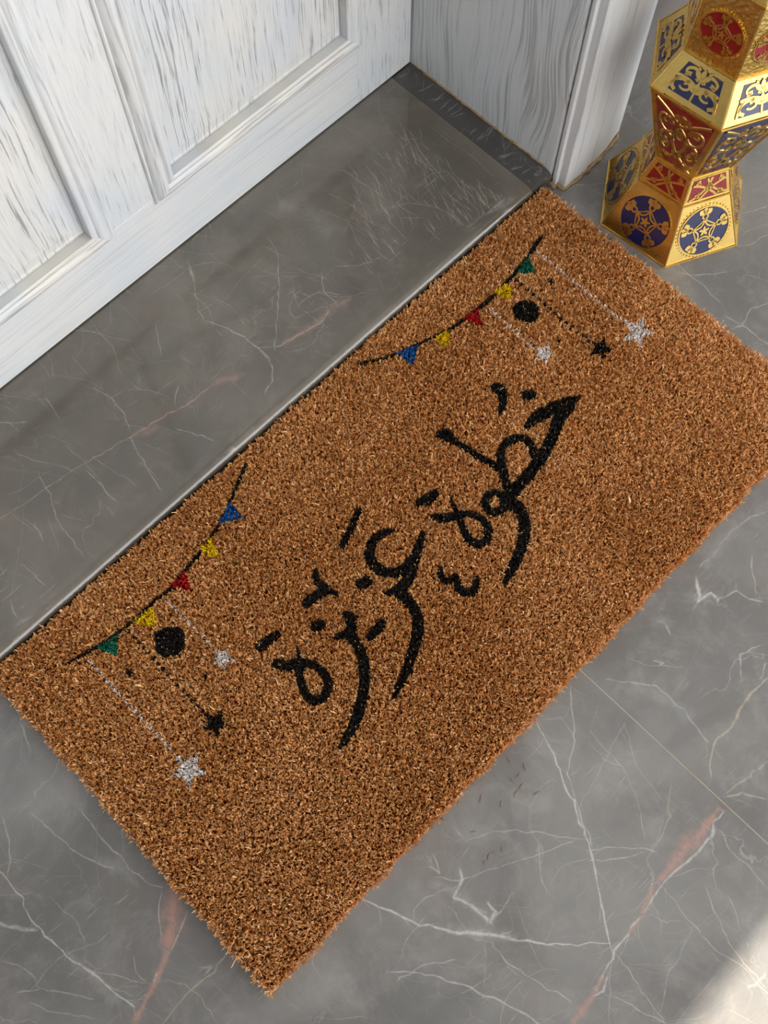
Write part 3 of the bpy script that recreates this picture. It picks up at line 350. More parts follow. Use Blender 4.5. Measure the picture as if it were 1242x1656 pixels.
["S","w",0.26,[[0.5077,0.5608,0.00023],[0.5052,0.5555,0.00069],[0.5029,0.5502,0.00088],[0.5007,0.5448,0.00023]]],
["S","w",0.192,[[0.5457,0.5167,0.00023],[0.5419,0.5074,0.00055],[0.5378,0.4983,0.00029],[0.5334,0.4893,0.00023]]],
["S","w",0.405,[[0.6146,0.4646,0.00024],[0.6126,0.4513,0.00065],[0.6105,0.4381,0.00044],[0.6083,0.425,0.00023]]],
["S","w",0.319,[[0.5291,0.5452,0.00023],[0.5268,0.5337,0.00044],[0.526,0.5223,0.00053],[0.5266,0.5111,0.00023]]],
["S","w",0.303,[[0.4861,0.5448,0.00023],[0.4822,0.5347,0.00043],[0.4783,0.5246,0.00037],[0.4744,0.5146,0.00023]]],
["S","w",0.289,[[0.5915,0.5037,0.00024],[0.5855,0.4911,0.00035],[0.5787,0.479,0.00066],[0.5711,0.4672,0.00023]]],
["S","w",0.275,[[0.6117,0.5483,0.00024],[0.6102,0.5423,0.00058],[0.608,0.5365,0.00032],[0.605,0.5307,0.00024]]],
["S","b",0.388,[[0.6154,0.4642,0.00024],[0.6103,0.4538,0.0007],[0.6049,0.4437,0.00047],[0.5991,0.4337,0.00023]]],
["S","w",0.176,[[0.608,0.4948,0.00024],[0.603,0.4859,0.00051],[0.5975,0.4772,0.00037],[0.5916,0.4688,0.00023]]],
["S","w",0.253,[[0.5848,0.5878,0.00024],[0.5824,0.5788,0.00069],[0.5794,0.57,0.0004],[0.5758,0.5613,0.00024]]],
["S","w",0.222,[[0.608,0.5662,0.00024],[0.6058,0.561,0.00058],[0.6042,0.5558,0.00048],[0.6031,0.5504,0.00024]]],
["S","w",0.358,[[0.595,0.4729,0.00023],[0.5942,0.4663,0.00052],[0.5941,0.4597,0.00087],[0.5945,0.4532,0.00023]]],
["S","w",0.303,[[0.5877,0.4737,0.00023],[0.5848,0.4618,0.00064],[0.5831,0.4501,0.00104],[0.5825,0.4384,0.00023]]],
["S","b",0.309,[[0.4759,0.5248,0.00023],[0.4734,0.51,0.00048],[0.4702,0.4953,0.0004],[0.4664,0.4808,0.00022]]],
["S","w",0.334,[[0.5938,0.5782,0.00024],[0.5925,0.5726,0.00056],[0.592,0.5671,0.00105],[0.5922,0.5617,0.00024]]],
["S","w",0.34,[[0.6322,0.4531,0.00024],[0.6279,0.4393,0.0005],[0.6243,0.4256,0.00107],[0.6213,0.412,0.00023]]],
["S","w",0.195,[[0.5394,0.5304,0.00023],[0.5351,0.5165,0.00052],[0.5288,0.503,0.00067],[0.5207,0.4903,0.00023]]],
["S","b",0.277,[[0.6282,0.4689,0.00024],[0.6254,0.4621,0.00039],[0.6237,0.4551,0.00087],[0.6229,0.448,0.00023]]],
["S","w",0.231,[[0.6174,0.5945,0.00024],[0.6161,0.5868,0.00066],[0.6152,0.579,0.00042],[0.6146,0.5714,0.00024]]],
["S","w",0.278,[[0.6226,0.544,0.00024],[0.6169,0.5332,0.00073],[0.6108,0.5225,0.00049],[0.6044,0.5122,0.00024]]],
["S","b",0.214,[[0.576,0.5562,0.00024],[0.5715,0.5454,0.00048],[0.5655,0.5351,0.00038],[0.5581,0.5255,0.00023]]],
["S","w",0.173,[[0.5173,0.4984,0.00023],[0.5165,0.4915,0.00048],[0.5161,0.4846,0.00046],[0.516,0.4778,0.00023]]],
["S","b",0.403,[[0.6102,0.4889,0.00024],[0.6082,0.4843,0.00064],[0.6064,0.4797,0.00112],[0.6048,0.475,0.00023]]],
["S","b",0.241,[[0.5757,0.4787,0.00023],[0.5731,0.4717,0.00055],[0.5697,0.4648,0.00102],[0.5656,0.4583,0.00023]]],
["S","w",0.183,[[0.5995,0.5082,0.00024],[0.5955,0.4969,0.00038],[0.5919,0.4857,0.00058],[0.5886,0.4745,0.00023]]],
["S","w",0.267,[[0.4779,0.529,0.00023],[0.4746,0.5208,0.00063],[0.4723,0.5124,0.00032],[0.471,0.5039,0.00023]]],
["S","b",0.227,[[0.4942,0.5266,0.00023],[0.4934,0.5126,0.00052],[0.4945,0.4989,0.00048],[0.4974,0.4857,0.00023]]],
["S","b",0.374,[[0.6002,0.5452,0.00024],[0.5954,0.5334,0.00071],[0.5888,0.5223,0.00085],[0.5807,0.5119,0.00024]]],
["S","w",0.265,[[0.6301,0.4643,0.00024],[0.6275,0.4552,0.00047],[0.6246,0.4462,0.0011],[0.6214,0.4373,0.00023]]],
["S","w",0.184,[[0.5571,0.5278,0.00023],[0.5558,0.5229,0.00066],[0.5545,0.5179,0.00093],[0.5534,0.513,0.00023]]],
["S","w",0.233,[[0.6035,0.5419,0.00024],[0.6015,0.5363,0.00044],[0.5988,0.5308,0.00044],[0.5953,0.5255,0.00024]]],
["S","w",0.323,[[0.6337,0.4511,0.00024],[0.6325,0.4462,0.00045],[0.6319,0.4413,0.00073],[0.6317,0.4364,0.00023]]],
["S","w",0.238,[[0.5973,0.5031,0.00024],[0.5917,0.4892,0.00049],[0.5869,0.4753,0.00103],[0.583,0.4613,0.00023]]],
["S","w",0.411,[[0.5354,0.5946,0.00024],[0.5344,0.5905,0.00049],[0.5338,0.5864,0.00058],[0.5336,0.5823,0.00024]]],
["S","w",0.368,[[0.6723,0.571,0.00031],[0.6803,0.5704,0.00068],[0.6914,0.5726,0.00062],[0.699,0.5715,0.00031]]],
["S","w",0.294,[[0.6727,0.4851,0.0003],[0.6801,0.4809,0.00067],[0.6873,0.4765,0.00061],[0.6937,0.4714,0.0003]]],
["S","w",0.393,[[0.6712,0.5649,0.00031],[0.6838,0.5649,0.00068],[0.6963,0.5646,0.00062],[0.7087,0.5642,0.00031]]],
["S","w",0.258,[[0.6714,0.4873,0.0003],[0.675,0.4835,0.00067],[0.6791,0.4802,0.0006],[0.6854,0.479,0.0003]]],
["S","w",0.438,[[0.6668,0.4861,0.0003],[0.6737,0.4843,0.00066],[0.6773,0.4795,0.0006],[0.6845,0.4779,0.0003]]],
["S","w",0.358,[[0.6661,0.532,0.00031],[0.6726,0.5317,0.00067],[0.6788,0.5312,0.00061],[0.684,0.5297,0.00031]]],
["S","w",0.414,[[0.6668,0.6027,0.00031],[0.6738,0.5981,0.00069],[0.6804,0.5932,0.00063],[0.6889,0.59,0.00031]]],
["S","w",0.324,[[0.6699,0.619,0.00031],[0.674,0.6163,0.00069],[0.6793,0.6149,0.00063],[0.685,0.6137,0.00032]]],
["S","w",0.353,[[0.6692,0.5816,0.00031],[0.6783,0.5813,0.00069],[0.687,0.5806,0.00063],[0.6959,0.58,0.00031]]],
["S","w",0.414,[[0.6662,0.4432,0.0003],[0.6692,0.4411,0.00066],[0.6707,0.4376,0.0006],[0.6748,0.4365,0.0003]]],
["S","w",0.415,[[0.6666,0.4628,0.0003],[0.6724,0.4605,0.00066],[0.6782,0.4582,0.0006],[0.6846,0.4564,0.0003]]],
["S","w",0.369,[[0.6662,0.4497,0.0003],[0.6754,0.4503,0.00066],[0.6821,0.4486,0.0006],[0.6917,0.4495,0.0003]]],
["S","w",0.24,[[0.6689,0.5801,0.00031],[0.675,0.5805,0.00068],[0.6819,0.5817,0.00062],[0.6865,0.5808,0.00031]]],
["S","w",0.315,[[0.671,0.564,0.00031],[0.6771,0.5603,0.00068],[0.6853,0.5586,0.00062],[0.6889,0.5524,0.00031]]],
["S","w",0.377,[[0.6673,0.5168,0.0003],[0.6782,0.5171,0.00067],[0.6877,0.516,0.00061],[0.6969,0.5145,0.00031]]],
["S","w",0.289,[[0.671,0.6148,0.00031],[0.6826,0.614,0.00069],[0.6927,0.6118,0.00063],[0.7038,0.6104,0.00032]]],
["S","w",0.367,[[0.6724,0.4415,0.0003],[0.6782,0.4385,0.00066],[0.6865,0.4377,0.0006],[0.6939,0.4361,0.0003]]],
["S","w",0.371,[[0.668,0.5952,0.00031],[0.6778,0.5947,0.00069],[0.6867,0.5933,0.00063],[0.6965,0.5926,0.00031]]],
["S","w",0.396,[[0.6705,0.6479,0.00032],[0.6755,0.648,0.0007],[0.6792,0.6467,0.00064],[0.6829,0.6456,0.00032]]],
["S","w",0.342,[[0.6674,0.4656,0.0003],[0.6704,0.4627,0.00066],[0.6763,0.4624,0.0006],[0.6799,0.4599,0.0003]]],
["S","w",0.398,[[0.6665,0.4828,0.0003],[0.671,0.4812,0.00066],[0.6763,0.4803,0.0006],[0.6832,0.4808,0.0003]]],
["S","w",0.376,[[0.6667,0.5186,0.0003],[0.6794,0.5203,0.00067],[0.6895,0.5195,0.00061],[0.7034,0.5223,0.00031]]]]
# ------------------------------------------------------------------ helpers
def lin(r, g, b):
    f = lambda c: (c / 255 / 12.92) if c / 255 <= 0.04045 else ((c / 255 + 0.055) / 1.055) ** 2.4
    return (f(r), f(g), f(b), 1.0)


def tag(o, label=None, cat=None, group=None, kind=None):
    if label: o['label'] = label
    if cat: o['category'] = cat
    if group: o['group'] = group
    if kind: o['kind'] = kind
    return o


def link(name, me, mat=None, parent=None):
    o = bpy.data.objects.new(name, me)
    COL.objects.link(o)
    if mat is not None and me is not None and len(me.materials) == 0:
        me.materials.append(mat)
    if parent is not None:
        o.parent = parent
    return o


def mesh(name, verts, faces, smooth=False):
    me = bpy.data.meshes.new(name)
    me.from_pydata([tuple(v) for v in verts], [], faces)
    if smooth:
        me.polygons.foreach_set('use_smooth', [True] * len(me.polygons))
    me.update()
    return me


def box_mesh(name, lo, hi, bev=0.0):
    bm = bmesh.new()
    bmesh.ops.create_cube(bm, size=1)
    for v in bm.verts:
        v.co = Vector([(lo[i] + hi[i]) / 2 + v.co[i] * (hi[i] - lo[i]) for i in range(3)])
    if bev > 0:
        bmesh.ops.bevel(bm, geom=bm.edges[:], offset=bev, segments=1, affect='EDGES')
    me = bpy.data.meshes.new(name)
    bm.to_mesh(me)
    bm.free()
    return me


def extrude_profile(name, prof, z0, z1, smooth=False, bottom=None, bands=None):
    """closed XY profile (counter-clockwise) extruded along Z; bottom = per-point start height"""
    n = len(prof)
    zs = [None] + (bands or []) + [z1]
    V = []
    for k, z in enumerate(zs):
        for i, p in enumerate(prof):
            V.append((p[0], p[1], (bottom[i] if bottom else z0) if k == 0 else z))
    Fc = []
    for k in range(len(zs) - 1):
        for i in range(n):
            j = (i + 1) % n
            Fc.append((k * n + i, k * n + j, (k + 1) * n + j, (k + 1) * n + i))
    Fc.append(tuple(range(n - 1, -1, -1)))
    Fc.append(tuple(range((len(zs) - 1) * n, len(zs) * n)))
    me = mesh(name, V, Fc)
    bm = bmesh.new(); bm.from_mesh(me)
    bmesh.ops.recalc_face_normals(bm, faces=bm.faces)
    bm.to_mesh(me); bm.free()
    return me


# ------------------------------------------------------------------ materials
class NT:
    def __init__(self, name):
        self.m = bpy.data.materials.new(name)
        self.m.use_nodes = True
        self.t = self.m.node_tree
        self.b = self.t.nodes['Principled BSDF']

    def n(self, typ, **kw):
        nd = self.t.nodes.new(typ)
        for k, v in kw.items():
            if k.startswith('i_'):
                key = k[2:]
                key = int(key) if key.isdigit() else key.replace('_', ' ')
                nd.inputs[key].default_value = v
            else:
                setattr(nd, k, v)
        return nd

    def l(self, a, b):
        self.t.links.new(a, b)

    def math(self, op, a, b=None, clamp=False):
        nd = self.n('ShaderNodeMath', operation=op, use_clamp=clamp)
        for i, x in enumerate((a, b)):
            if x is None: continue
            if isinstance(x, (int, float)): nd.inputs[i].default_value = x
            else: self.l(x, nd.inputs[i])
        return nd.outputs[0]

    def mix(self, fac, a, b, typ='MIX'):
        nd = self.n('ShaderNodeMix', data_type='RGBA', blend_type=typ)
        for s, x in ((0, fac), (6, a), (7, b)):
            if isinstance(x, (int, float)): nd.inputs[s].default_value = x
            elif isinstance(x, tuple): nd.inputs[s].default_value = x
            else: self.l(x, nd.inputs[s])
        return nd.outputs[2]

    def ramp(self, fac, lo, hi):
        nd = self.n('ShaderNodeMapRange', interpolation_type='SMOOTHSTEP')
        self.l(fac, nd.inputs[0])
        nd.inputs[1].default_value = lo
        nd.inputs[2].default_value = hi
        return nd.outputs[0]

    def noise(self, vec, scale, detail=3, rough=0.5, dist=0.0):
        nd = self.n('ShaderNodeTexNoise')
        nd.inputs['Scale'].default_value = scale
        nd.inputs['Detail'].default_value = detail
        nd.inputs['Roughness'].default_value = rough
        nd.inputs['Distortion'].default_value = dist
        self.l(vec, nd.inputs['Vector'])
        return nd.outputs[0]


def mat_simple(name, col, rough=0.5, metal=0.0, spec=0.5, var=0.0, scale=60, bump=0.0, coat=0.0):
    t = NT(name)
    tc = t.n('ShaderNodeTexCoord')
    t.b.inputs['Roughness'].default_value = rough
    t.b.inputs['Metallic'].default_value = metal
    t.b.inputs['Specular IOR Level'].default_value = spec
    t.b.inputs['Coat Weight'].default_value = coat
    nz = t.noise(tc.outputs['Object'], scale, 4)
    dark = tuple(c * (1 - var) for c in col[:3]) + (1,)
    light = tuple(min(1, c * (1 + var)) for c in col[:3]) + (1,)
    t.l(t.mix(nz, dark, light), t.b.inputs['Base Color'])
    if bump:
        bp = t.n('ShaderNodeBump')
        bp.inputs['Strength'].default_value = bump
        bp.inputs['Distance'].default_value = 0.001
        t.l(nz, bp.inputs['Height'])
        t.l(bp.outputs[0], t.b.inputs['Normal'])
    return t.m


def mat_wood(name, axis, base=(205, 205, 203), pore=(120, 118, 116), pore_amt=1.0, freq=330, bands=26, cathedral=0.0, seed=0.0, tint=(196, 200, 204), wts=(1.0, 0.0, 1.0), along_f=22.0, lo=0.69, hi=0.80):
    """white-washed oak: pale wash with grey open pores running along the grain axis"""
    t = NT(name)
    tc = t.n('ShaderNodeTexCoord')
    sp = t.n('ShaderNodeSeparateXYZ')
    t.l(tc.outputs['Object'], sp.inputs[0])
    ax = {'x': 0, 'y': 1, 'z': 2}[axis]
    along = sp.outputs[ax]
    i1, i2 = [i for i in range(3) if i != ax]
    across = t.math('ADD', t.math('MULTIPLY', sp.outputs[i1], wts[i1]), t.math('MULTIPLY', sp.outputs[i2], wts[i2]))
    # slow wander of the grain
    wv = t.n('ShaderNodeCombineXYZ')
    t.l(t.math('MULTIPLY', across, 7.0), wv.inputs[0])
    t.l(t.math('MULTIPLY', along, 3.2), wv.inputs[1])
    wv.inputs[2].default_value = seed
    wander = t.noise(wv.outputs[0], 1.0, 2)
    acr = t.math('ADD', across, t.math('MULTIPLY', t.math('SUBTRACT', wander, 0.5), 0.018 + 0.09 * cathedral))
    pv = t.n('ShaderNodeCombineXYZ')
    t.l(t.math('MULTIPLY', acr, freq), pv.inputs[0])
    t.l(t.math('MULTIPLY', along, along_f), pv.inputs[1])
    pv.inputs[2].default_value = seed + 3.3
    pores = t.noise(pv.outputs[0], 1.0, 3, 0.62)
    # growth bands gather the pores
    bv = t.n('ShaderNodeCombineXYZ')
    t.l(t.math('MULTIPLY', acr, bands), bv.inputs[0])
    t.l(t.math('MULTIPLY', along, 1.2), bv.inputs[1])
    bv.inputs[2].default_value = seed + 7.1
    band = t.noise(bv.outputs[0], 1.0, 2, 0.5)
    ring = t.n('ShaderNodeTexWave', wave_type='BANDS', bands_direction='X', wave_profile='SAW')
    rv = t.n('ShaderNodeCombineXYZ')
    t.l(acr, rv.inputs[0])
    t.l(rv.outputs[0], ring.inputs['Vector'])
    ring.inputs['Scale'].default_value = 42
    ring.inputs['Distortion'].default_value = 0.0
    dens = t.math('ADD', t.math('MULTIPLY', t.ramp(band, 0.35, 0.7), 0.09), t.math('MULTIPLY', ring.outputs['Fac'], 0.07))
    thr = t.math('ADD', pores, dens)
    streak = t.math('MULTIPLY', t.ramp(thr, lo, hi), pore_amt, clamp=True)
    cloudv = t.noise(tc.outputs['Object'], 9.0, 3)
    wash = t.mix(t.ramp(cloudv, 0.35, 0.7), lin(*base), lin(*tint))
    fine = t.math('MULTIPLY', t.ramp(pores, 0.4, 0.62), 0.14 * pore_amt)
    c1 = t.mix(fine, wash, lin(*pore))
    col = t.mix(t.math('MULTIPLY', streak, 0.7), c1, lin(*pore))
    t.l(col, t.b.inputs['Base Color'])
    t.b.inputs['Roughness'].default_value = 0.42
    t.b.inputs['Specular IOR Level'].default_value = 0.4
    bp = t.n('ShaderNodeBump')
    bp.inputs['Strength'].default_value = 0.3
    bp.inputs['Distance'].default_value = 0.0006
    t.l(t.math('SUBTRACT', 1.0, thr), bp.inputs['Height'])
    t.l(bp.outputs[0], t.b.inputs['Normal'])
    return t.m


def mat_marble(name, c0, c1, c2, vein_amt=1.0, rough=0.2, seed=0.0, lines=0.35, wisp=0.35, wdir=0.4, blot=(120, 108, 98), coat=0.0):
    """polished grey marble: clouded greys, hairline webs, and the stone's own veins ('vein' attribute on the slab)"""
    t = NT(name)
    tc = t.n('ShaderNodeTexCoord')
    mp = t.n('ShaderNodeMapping')
    mp.inputs['Location'].default_value = (seed, seed * 1.7, 0)
    t.l(tc.outputs['Object'], mp.inputs[0])
    P = mp.outputs[0]
    n1 = t.noise(P, 5.5, 6, 0.6, 0.6)
    n2 = t.noise(P, 19.0, 8, 0.7, 0.45)
    base = t.mix(t.ramp(n1, 0.32, 0.68), lin(*c0), lin(*c1))
    base = t.mix(t.math('MULTIPLY', t.ramp(n2, 0.45, 0.78), 0.45), base, lin(*c2))
    # hairline web
    wn = t.n('ShaderNodeTexNoise'); wn.inputs['Scale'].default_value = 9; wn.inputs['Detail'].default_value = 5
    t.l(P, wn.inputs['Vector'])
    va = t.n('ShaderNodeVectorMath', operation='MULTIPLY_ADD')
    t.l(wn.outputs['Color'], va.inputs[0]); va.inputs[1].default_value = (0.16, 0.16, 0.0); t.l(P, va.inputs[2])
    for sc, wd, am in ((8.0, 0.007, 1.0), (21.0, 0.012, 0.55)):
        vo = t.n('ShaderNodeTexVoronoi', feature='DISTANCE_TO_EDGE')
        vo.inputs['Scale'].default_value = sc
        t.l(va.outputs[0], vo.inputs['Vector'])
        ln = t.math('SUBTRACT', 1.0, t.ramp(vo.outputs['Distance'], 0.0, wd))
        gate = t.ramp(t.noise(P, 6.0 + sc * 0.3, 3), 0.48, 0.66)
        base = t.mix(t.math('MULTIPLY', t.math('MULTIPLY', ln, gate), am * lines), base, lin(196, 192, 184))
    # fine directional wisps
    mw = t.n('ShaderNodeMapping'); mw.inputs['Rotation'].default_value = (0, 0, wdir); mw.inputs['Scale'].default_value = (28, 420, 1)
    dv = t.n('ShaderNodeVectorMath', operation='MULTIPLY_ADD')
    t.l(wn.outputs['Color'], dv.inputs[0]); dv.inputs[1].default_value = (0.02, 0.02, 0.0); t.l(P, dv.inputs[2])
    t.l(dv.outputs[0], mw.inputs[0])
    wis = t.ramp(t.noise(mw.outputs[0], 1.0, 3, 0.6), 0.60, 0.74)
    wg = t.ramp(t.noise(P, 13.0, 4), 0.46, 0.68)
    base = t.mix(t.math('MULTIPLY', t.math('MULTIPLY', wis, wg), wisp), base, lin(186, 180, 170))
    # rusty and greenish blotches
    base = t.mix(t.math('MULTIPLY', t.ramp(t.noise(P, 10.0, 5, 0.6, 0.3), 0.52, 0.74), 0.35), base, lin(*blot))
    # veins and bands laid out on the slab
    at = t.n('ShaderNodeAttribute', attribute_name='vein')
    br = t.ramp(t.noise(P, 130.0, 4, 0.7, 0.8), 0.30, 0.58)
    k = t.math('MULTIPLY', t.math('MULTIPLY', at.outputs['Alpha'], vein_amt), t.math('ADD', t.math('MULTIPLY', br, 0.72), 0.28), clamp=True)
    base = t.mix(k, base, at.outputs['Color'])
    t.l(base, t.b.inputs['Base Color'])
    t.b.inputs['Coat Weight'].default_value = coat
    t.b.inputs['Coat Roughness'].default_value = 0.06
    rr = t.math('ADD', t.math('MULTIPLY', t.noise(P, 30, 3), 0.12), rough - 0.06)
    t.l(rr, t.b.inputs['Roughness'])
    t.b.inputs['Specular IOR Level'].default_value = 0.75
    return t.m


def mat_coir(name, rough=0.75):
    t = NT(name)
    at = t.n('ShaderNodeAttribute', attribute_name='fibre')
    t.l(at.outputs['Color'], t.b.inputs['Base Color'])
    t.b.inputs['Roughness'].default_value = rough
    t.b.inputs['Specular IOR Level'].default_value = 0.25
    tr = t.n('ShaderNodeBsdfTranslucent')
    t.l(at.outputs['Color'], tr.inputs['Color'])
    mx = t.n('ShaderNodeMixShader'); mx.inputs[0].default_value = 0.28
    t.l(t.b.outputs[0], mx.inputs[1]); t.l(tr.outputs[0], mx.inputs[2])
    t.l(mx.outputs[0], t.t.nodes['Material Output'].inputs['Surface'])
    return t.m


M_STILE = mat_wood('whitewashed_oak_upright', 'z', pore=(128, 126, 124), pore_amt=0.7, freq=430, seed=1.0, lo=0.64, hi=0.76, along_f=26.0)
M_PANEL = mat_wood('whitewashed_oak_panel', 'z', base=(206, 205, 201), pore=(104, 100, 97), pore_amt=0.85, freq=500, bands=22, cathedral=0.14, lo=0.64, hi=0.75, along_f=17.0, seed=5.0)
M_RAIL = mat_wood('whitewashed_oak_crosswise', 'x', pore=(150, 150, 150), pore_amt=0.5, freq=420, seed=9.0, lo=0.58, hi=0.76, along_f=7.0)
M_MOULD_X = mat_wood('whitewashed_oak_moulding_crosswise', 'x', base=(210, 207, 200), pore=(130, 120, 110), pore_amt=0.75, freq=400, seed=12.0, along_f=12.0, lo=0.60, hi=0.74)
M_MOULD_Z = mat_wood('whitewashed_oak_moulding_upright', 'z', base=(206, 205, 203), pore=(130, 127, 124), pore_amt=0.6, freq=400, seed=14.0, lo=0.62, hi=0.76, along_f=14.0)
M_JAMB = mat_wood('whitewashed_oak_reveal', 'z', base=(196, 200, 200), pore=(126, 124, 122), pore_amt=0.75, freq=380, bands=40, cathedral=0.6, seed=21.0, wts=(0.3, 1.0, 0), along_f=7.0, lo=0.60, hi=0.74)
M_CASING = mat_wood('whitewashed_oak_casing', 'z', base=(204, 205, 204), pore=(140, 138, 136), pore_amt=0.7, freq=300, seed=25.0, wts=(1.0, 1.0, 0), along_f=6.0, lo=0.64, hi=0.8)
M_FLOOR = mat_marble('grey_marble_floor', (102, 100, 98), (128, 126, 123), (156, 152, 148), seed=3.0, rough=0.2, lines=0.25, wisp=0.45)
M_STEP = mat_marble('grey_marble_step', (80, 74, 66), (106, 99, 89), (126, 118, 105), seed=8.0, rough=0.14, wdir=-1.35, blot=(98, 84, 66), lines=0.12, coat=0.5)
M_STRIP = mat_marble('dark_marble_strip', (60, 58, 56), (72, 70, 68), (84, 81, 78), seed=15.0, rough=0.2, blot=(66, 62, 58))
M_WALL = mat_marble('dark_marble_wall', (74, 72, 70), (92, 90, 88), (104, 101, 98), seed=19.0, rough=0.3)
M_GROUT = mat_simple('pale_grout', lin(168, 158, 140), 0.9, var=0.15, scale=90)
M_CEIL = mat_simple('painted_porch_ceiling', lin(205, 203, 198), 0.85, var=0.03, scale=6)
M_CAULK = mat_simple('stained_caulk', lin(150, 122, 88), 0.8, var=0.45, scale=120, bump=0.6)
M_DARK = mat_simple('dark_gap', lin(40, 36, 33), 0.9, var=0.1)
M_COIR = mat_coir('coir_fibre')
M_BACK = mat_simple('mat_backing', lin(150, 88, 38), 0.95, var=0.35, scale=400)

def plain_marble(me):
    at = me.attributes.new('vein', 'FLOAT_COLOR', 'POINT')
    at.data.foreach_set('color', np.zeros(len(me.vertices) * 4, dtype=np.float32))
    return me


# ------------------------------------------------------------------ marble slabs with veins and bands
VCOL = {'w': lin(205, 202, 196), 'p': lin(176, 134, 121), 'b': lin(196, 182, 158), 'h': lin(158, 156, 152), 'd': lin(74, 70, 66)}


def rough_line(P, step, jit, rnd):
    """resample a vein and let it wander a little"""
    out = []
    for (a, b) in zip(P[:-1], P[1:]):
        L = math.hypot(b[0] - a[0], b[1] - a[1])
        n = max(1, int(L / step))
        for i in range(n):
            t = i / n
            out.append([a[j] + (b[j] - a[j]) * t for j in range(3)])
    out.append(list(P[-1]))
    for i in range(1, len(out) - 1):
        out[i][0] += rnd.gauss(0, jit)
        out[i][1] += rnd.gauss(0, jit)
        out[i][2] *= rnd.uniform(0.6, 1.35)
    return out


def random_veins(rect, n, rnd, dirs=None):
    x0, x1, y0, y1 = rect
    out = []
    for i in range(n):
        x, y = rnd.uniform(x0, x1), rnd.uniform(y0, y1)
        a = rnd.choice(dirs) + rnd.gauss(0, 0.35) if dirs else rnd.uniform(0, 6.283)
        w = rnd.choice([0.00025, 0.0003, 0.0004, 0.0006])
        P = []
        for k in range(rnd.randint(4, 14)):
            P.append([x, y, w * (0.5 + rnd.random())])
            a += rnd.gauss(0, 0.17)
            s = rnd.uniform(0.004, 0.011)
            x += s * math.cos(a); y += s * math.sin(a)
        P[0][2] *= 0.4; P[-1][2] *= 0.3
        out.append((rnd.choice('wwwb'), rnd.uniform(0.08, 0.32), P))
    return out


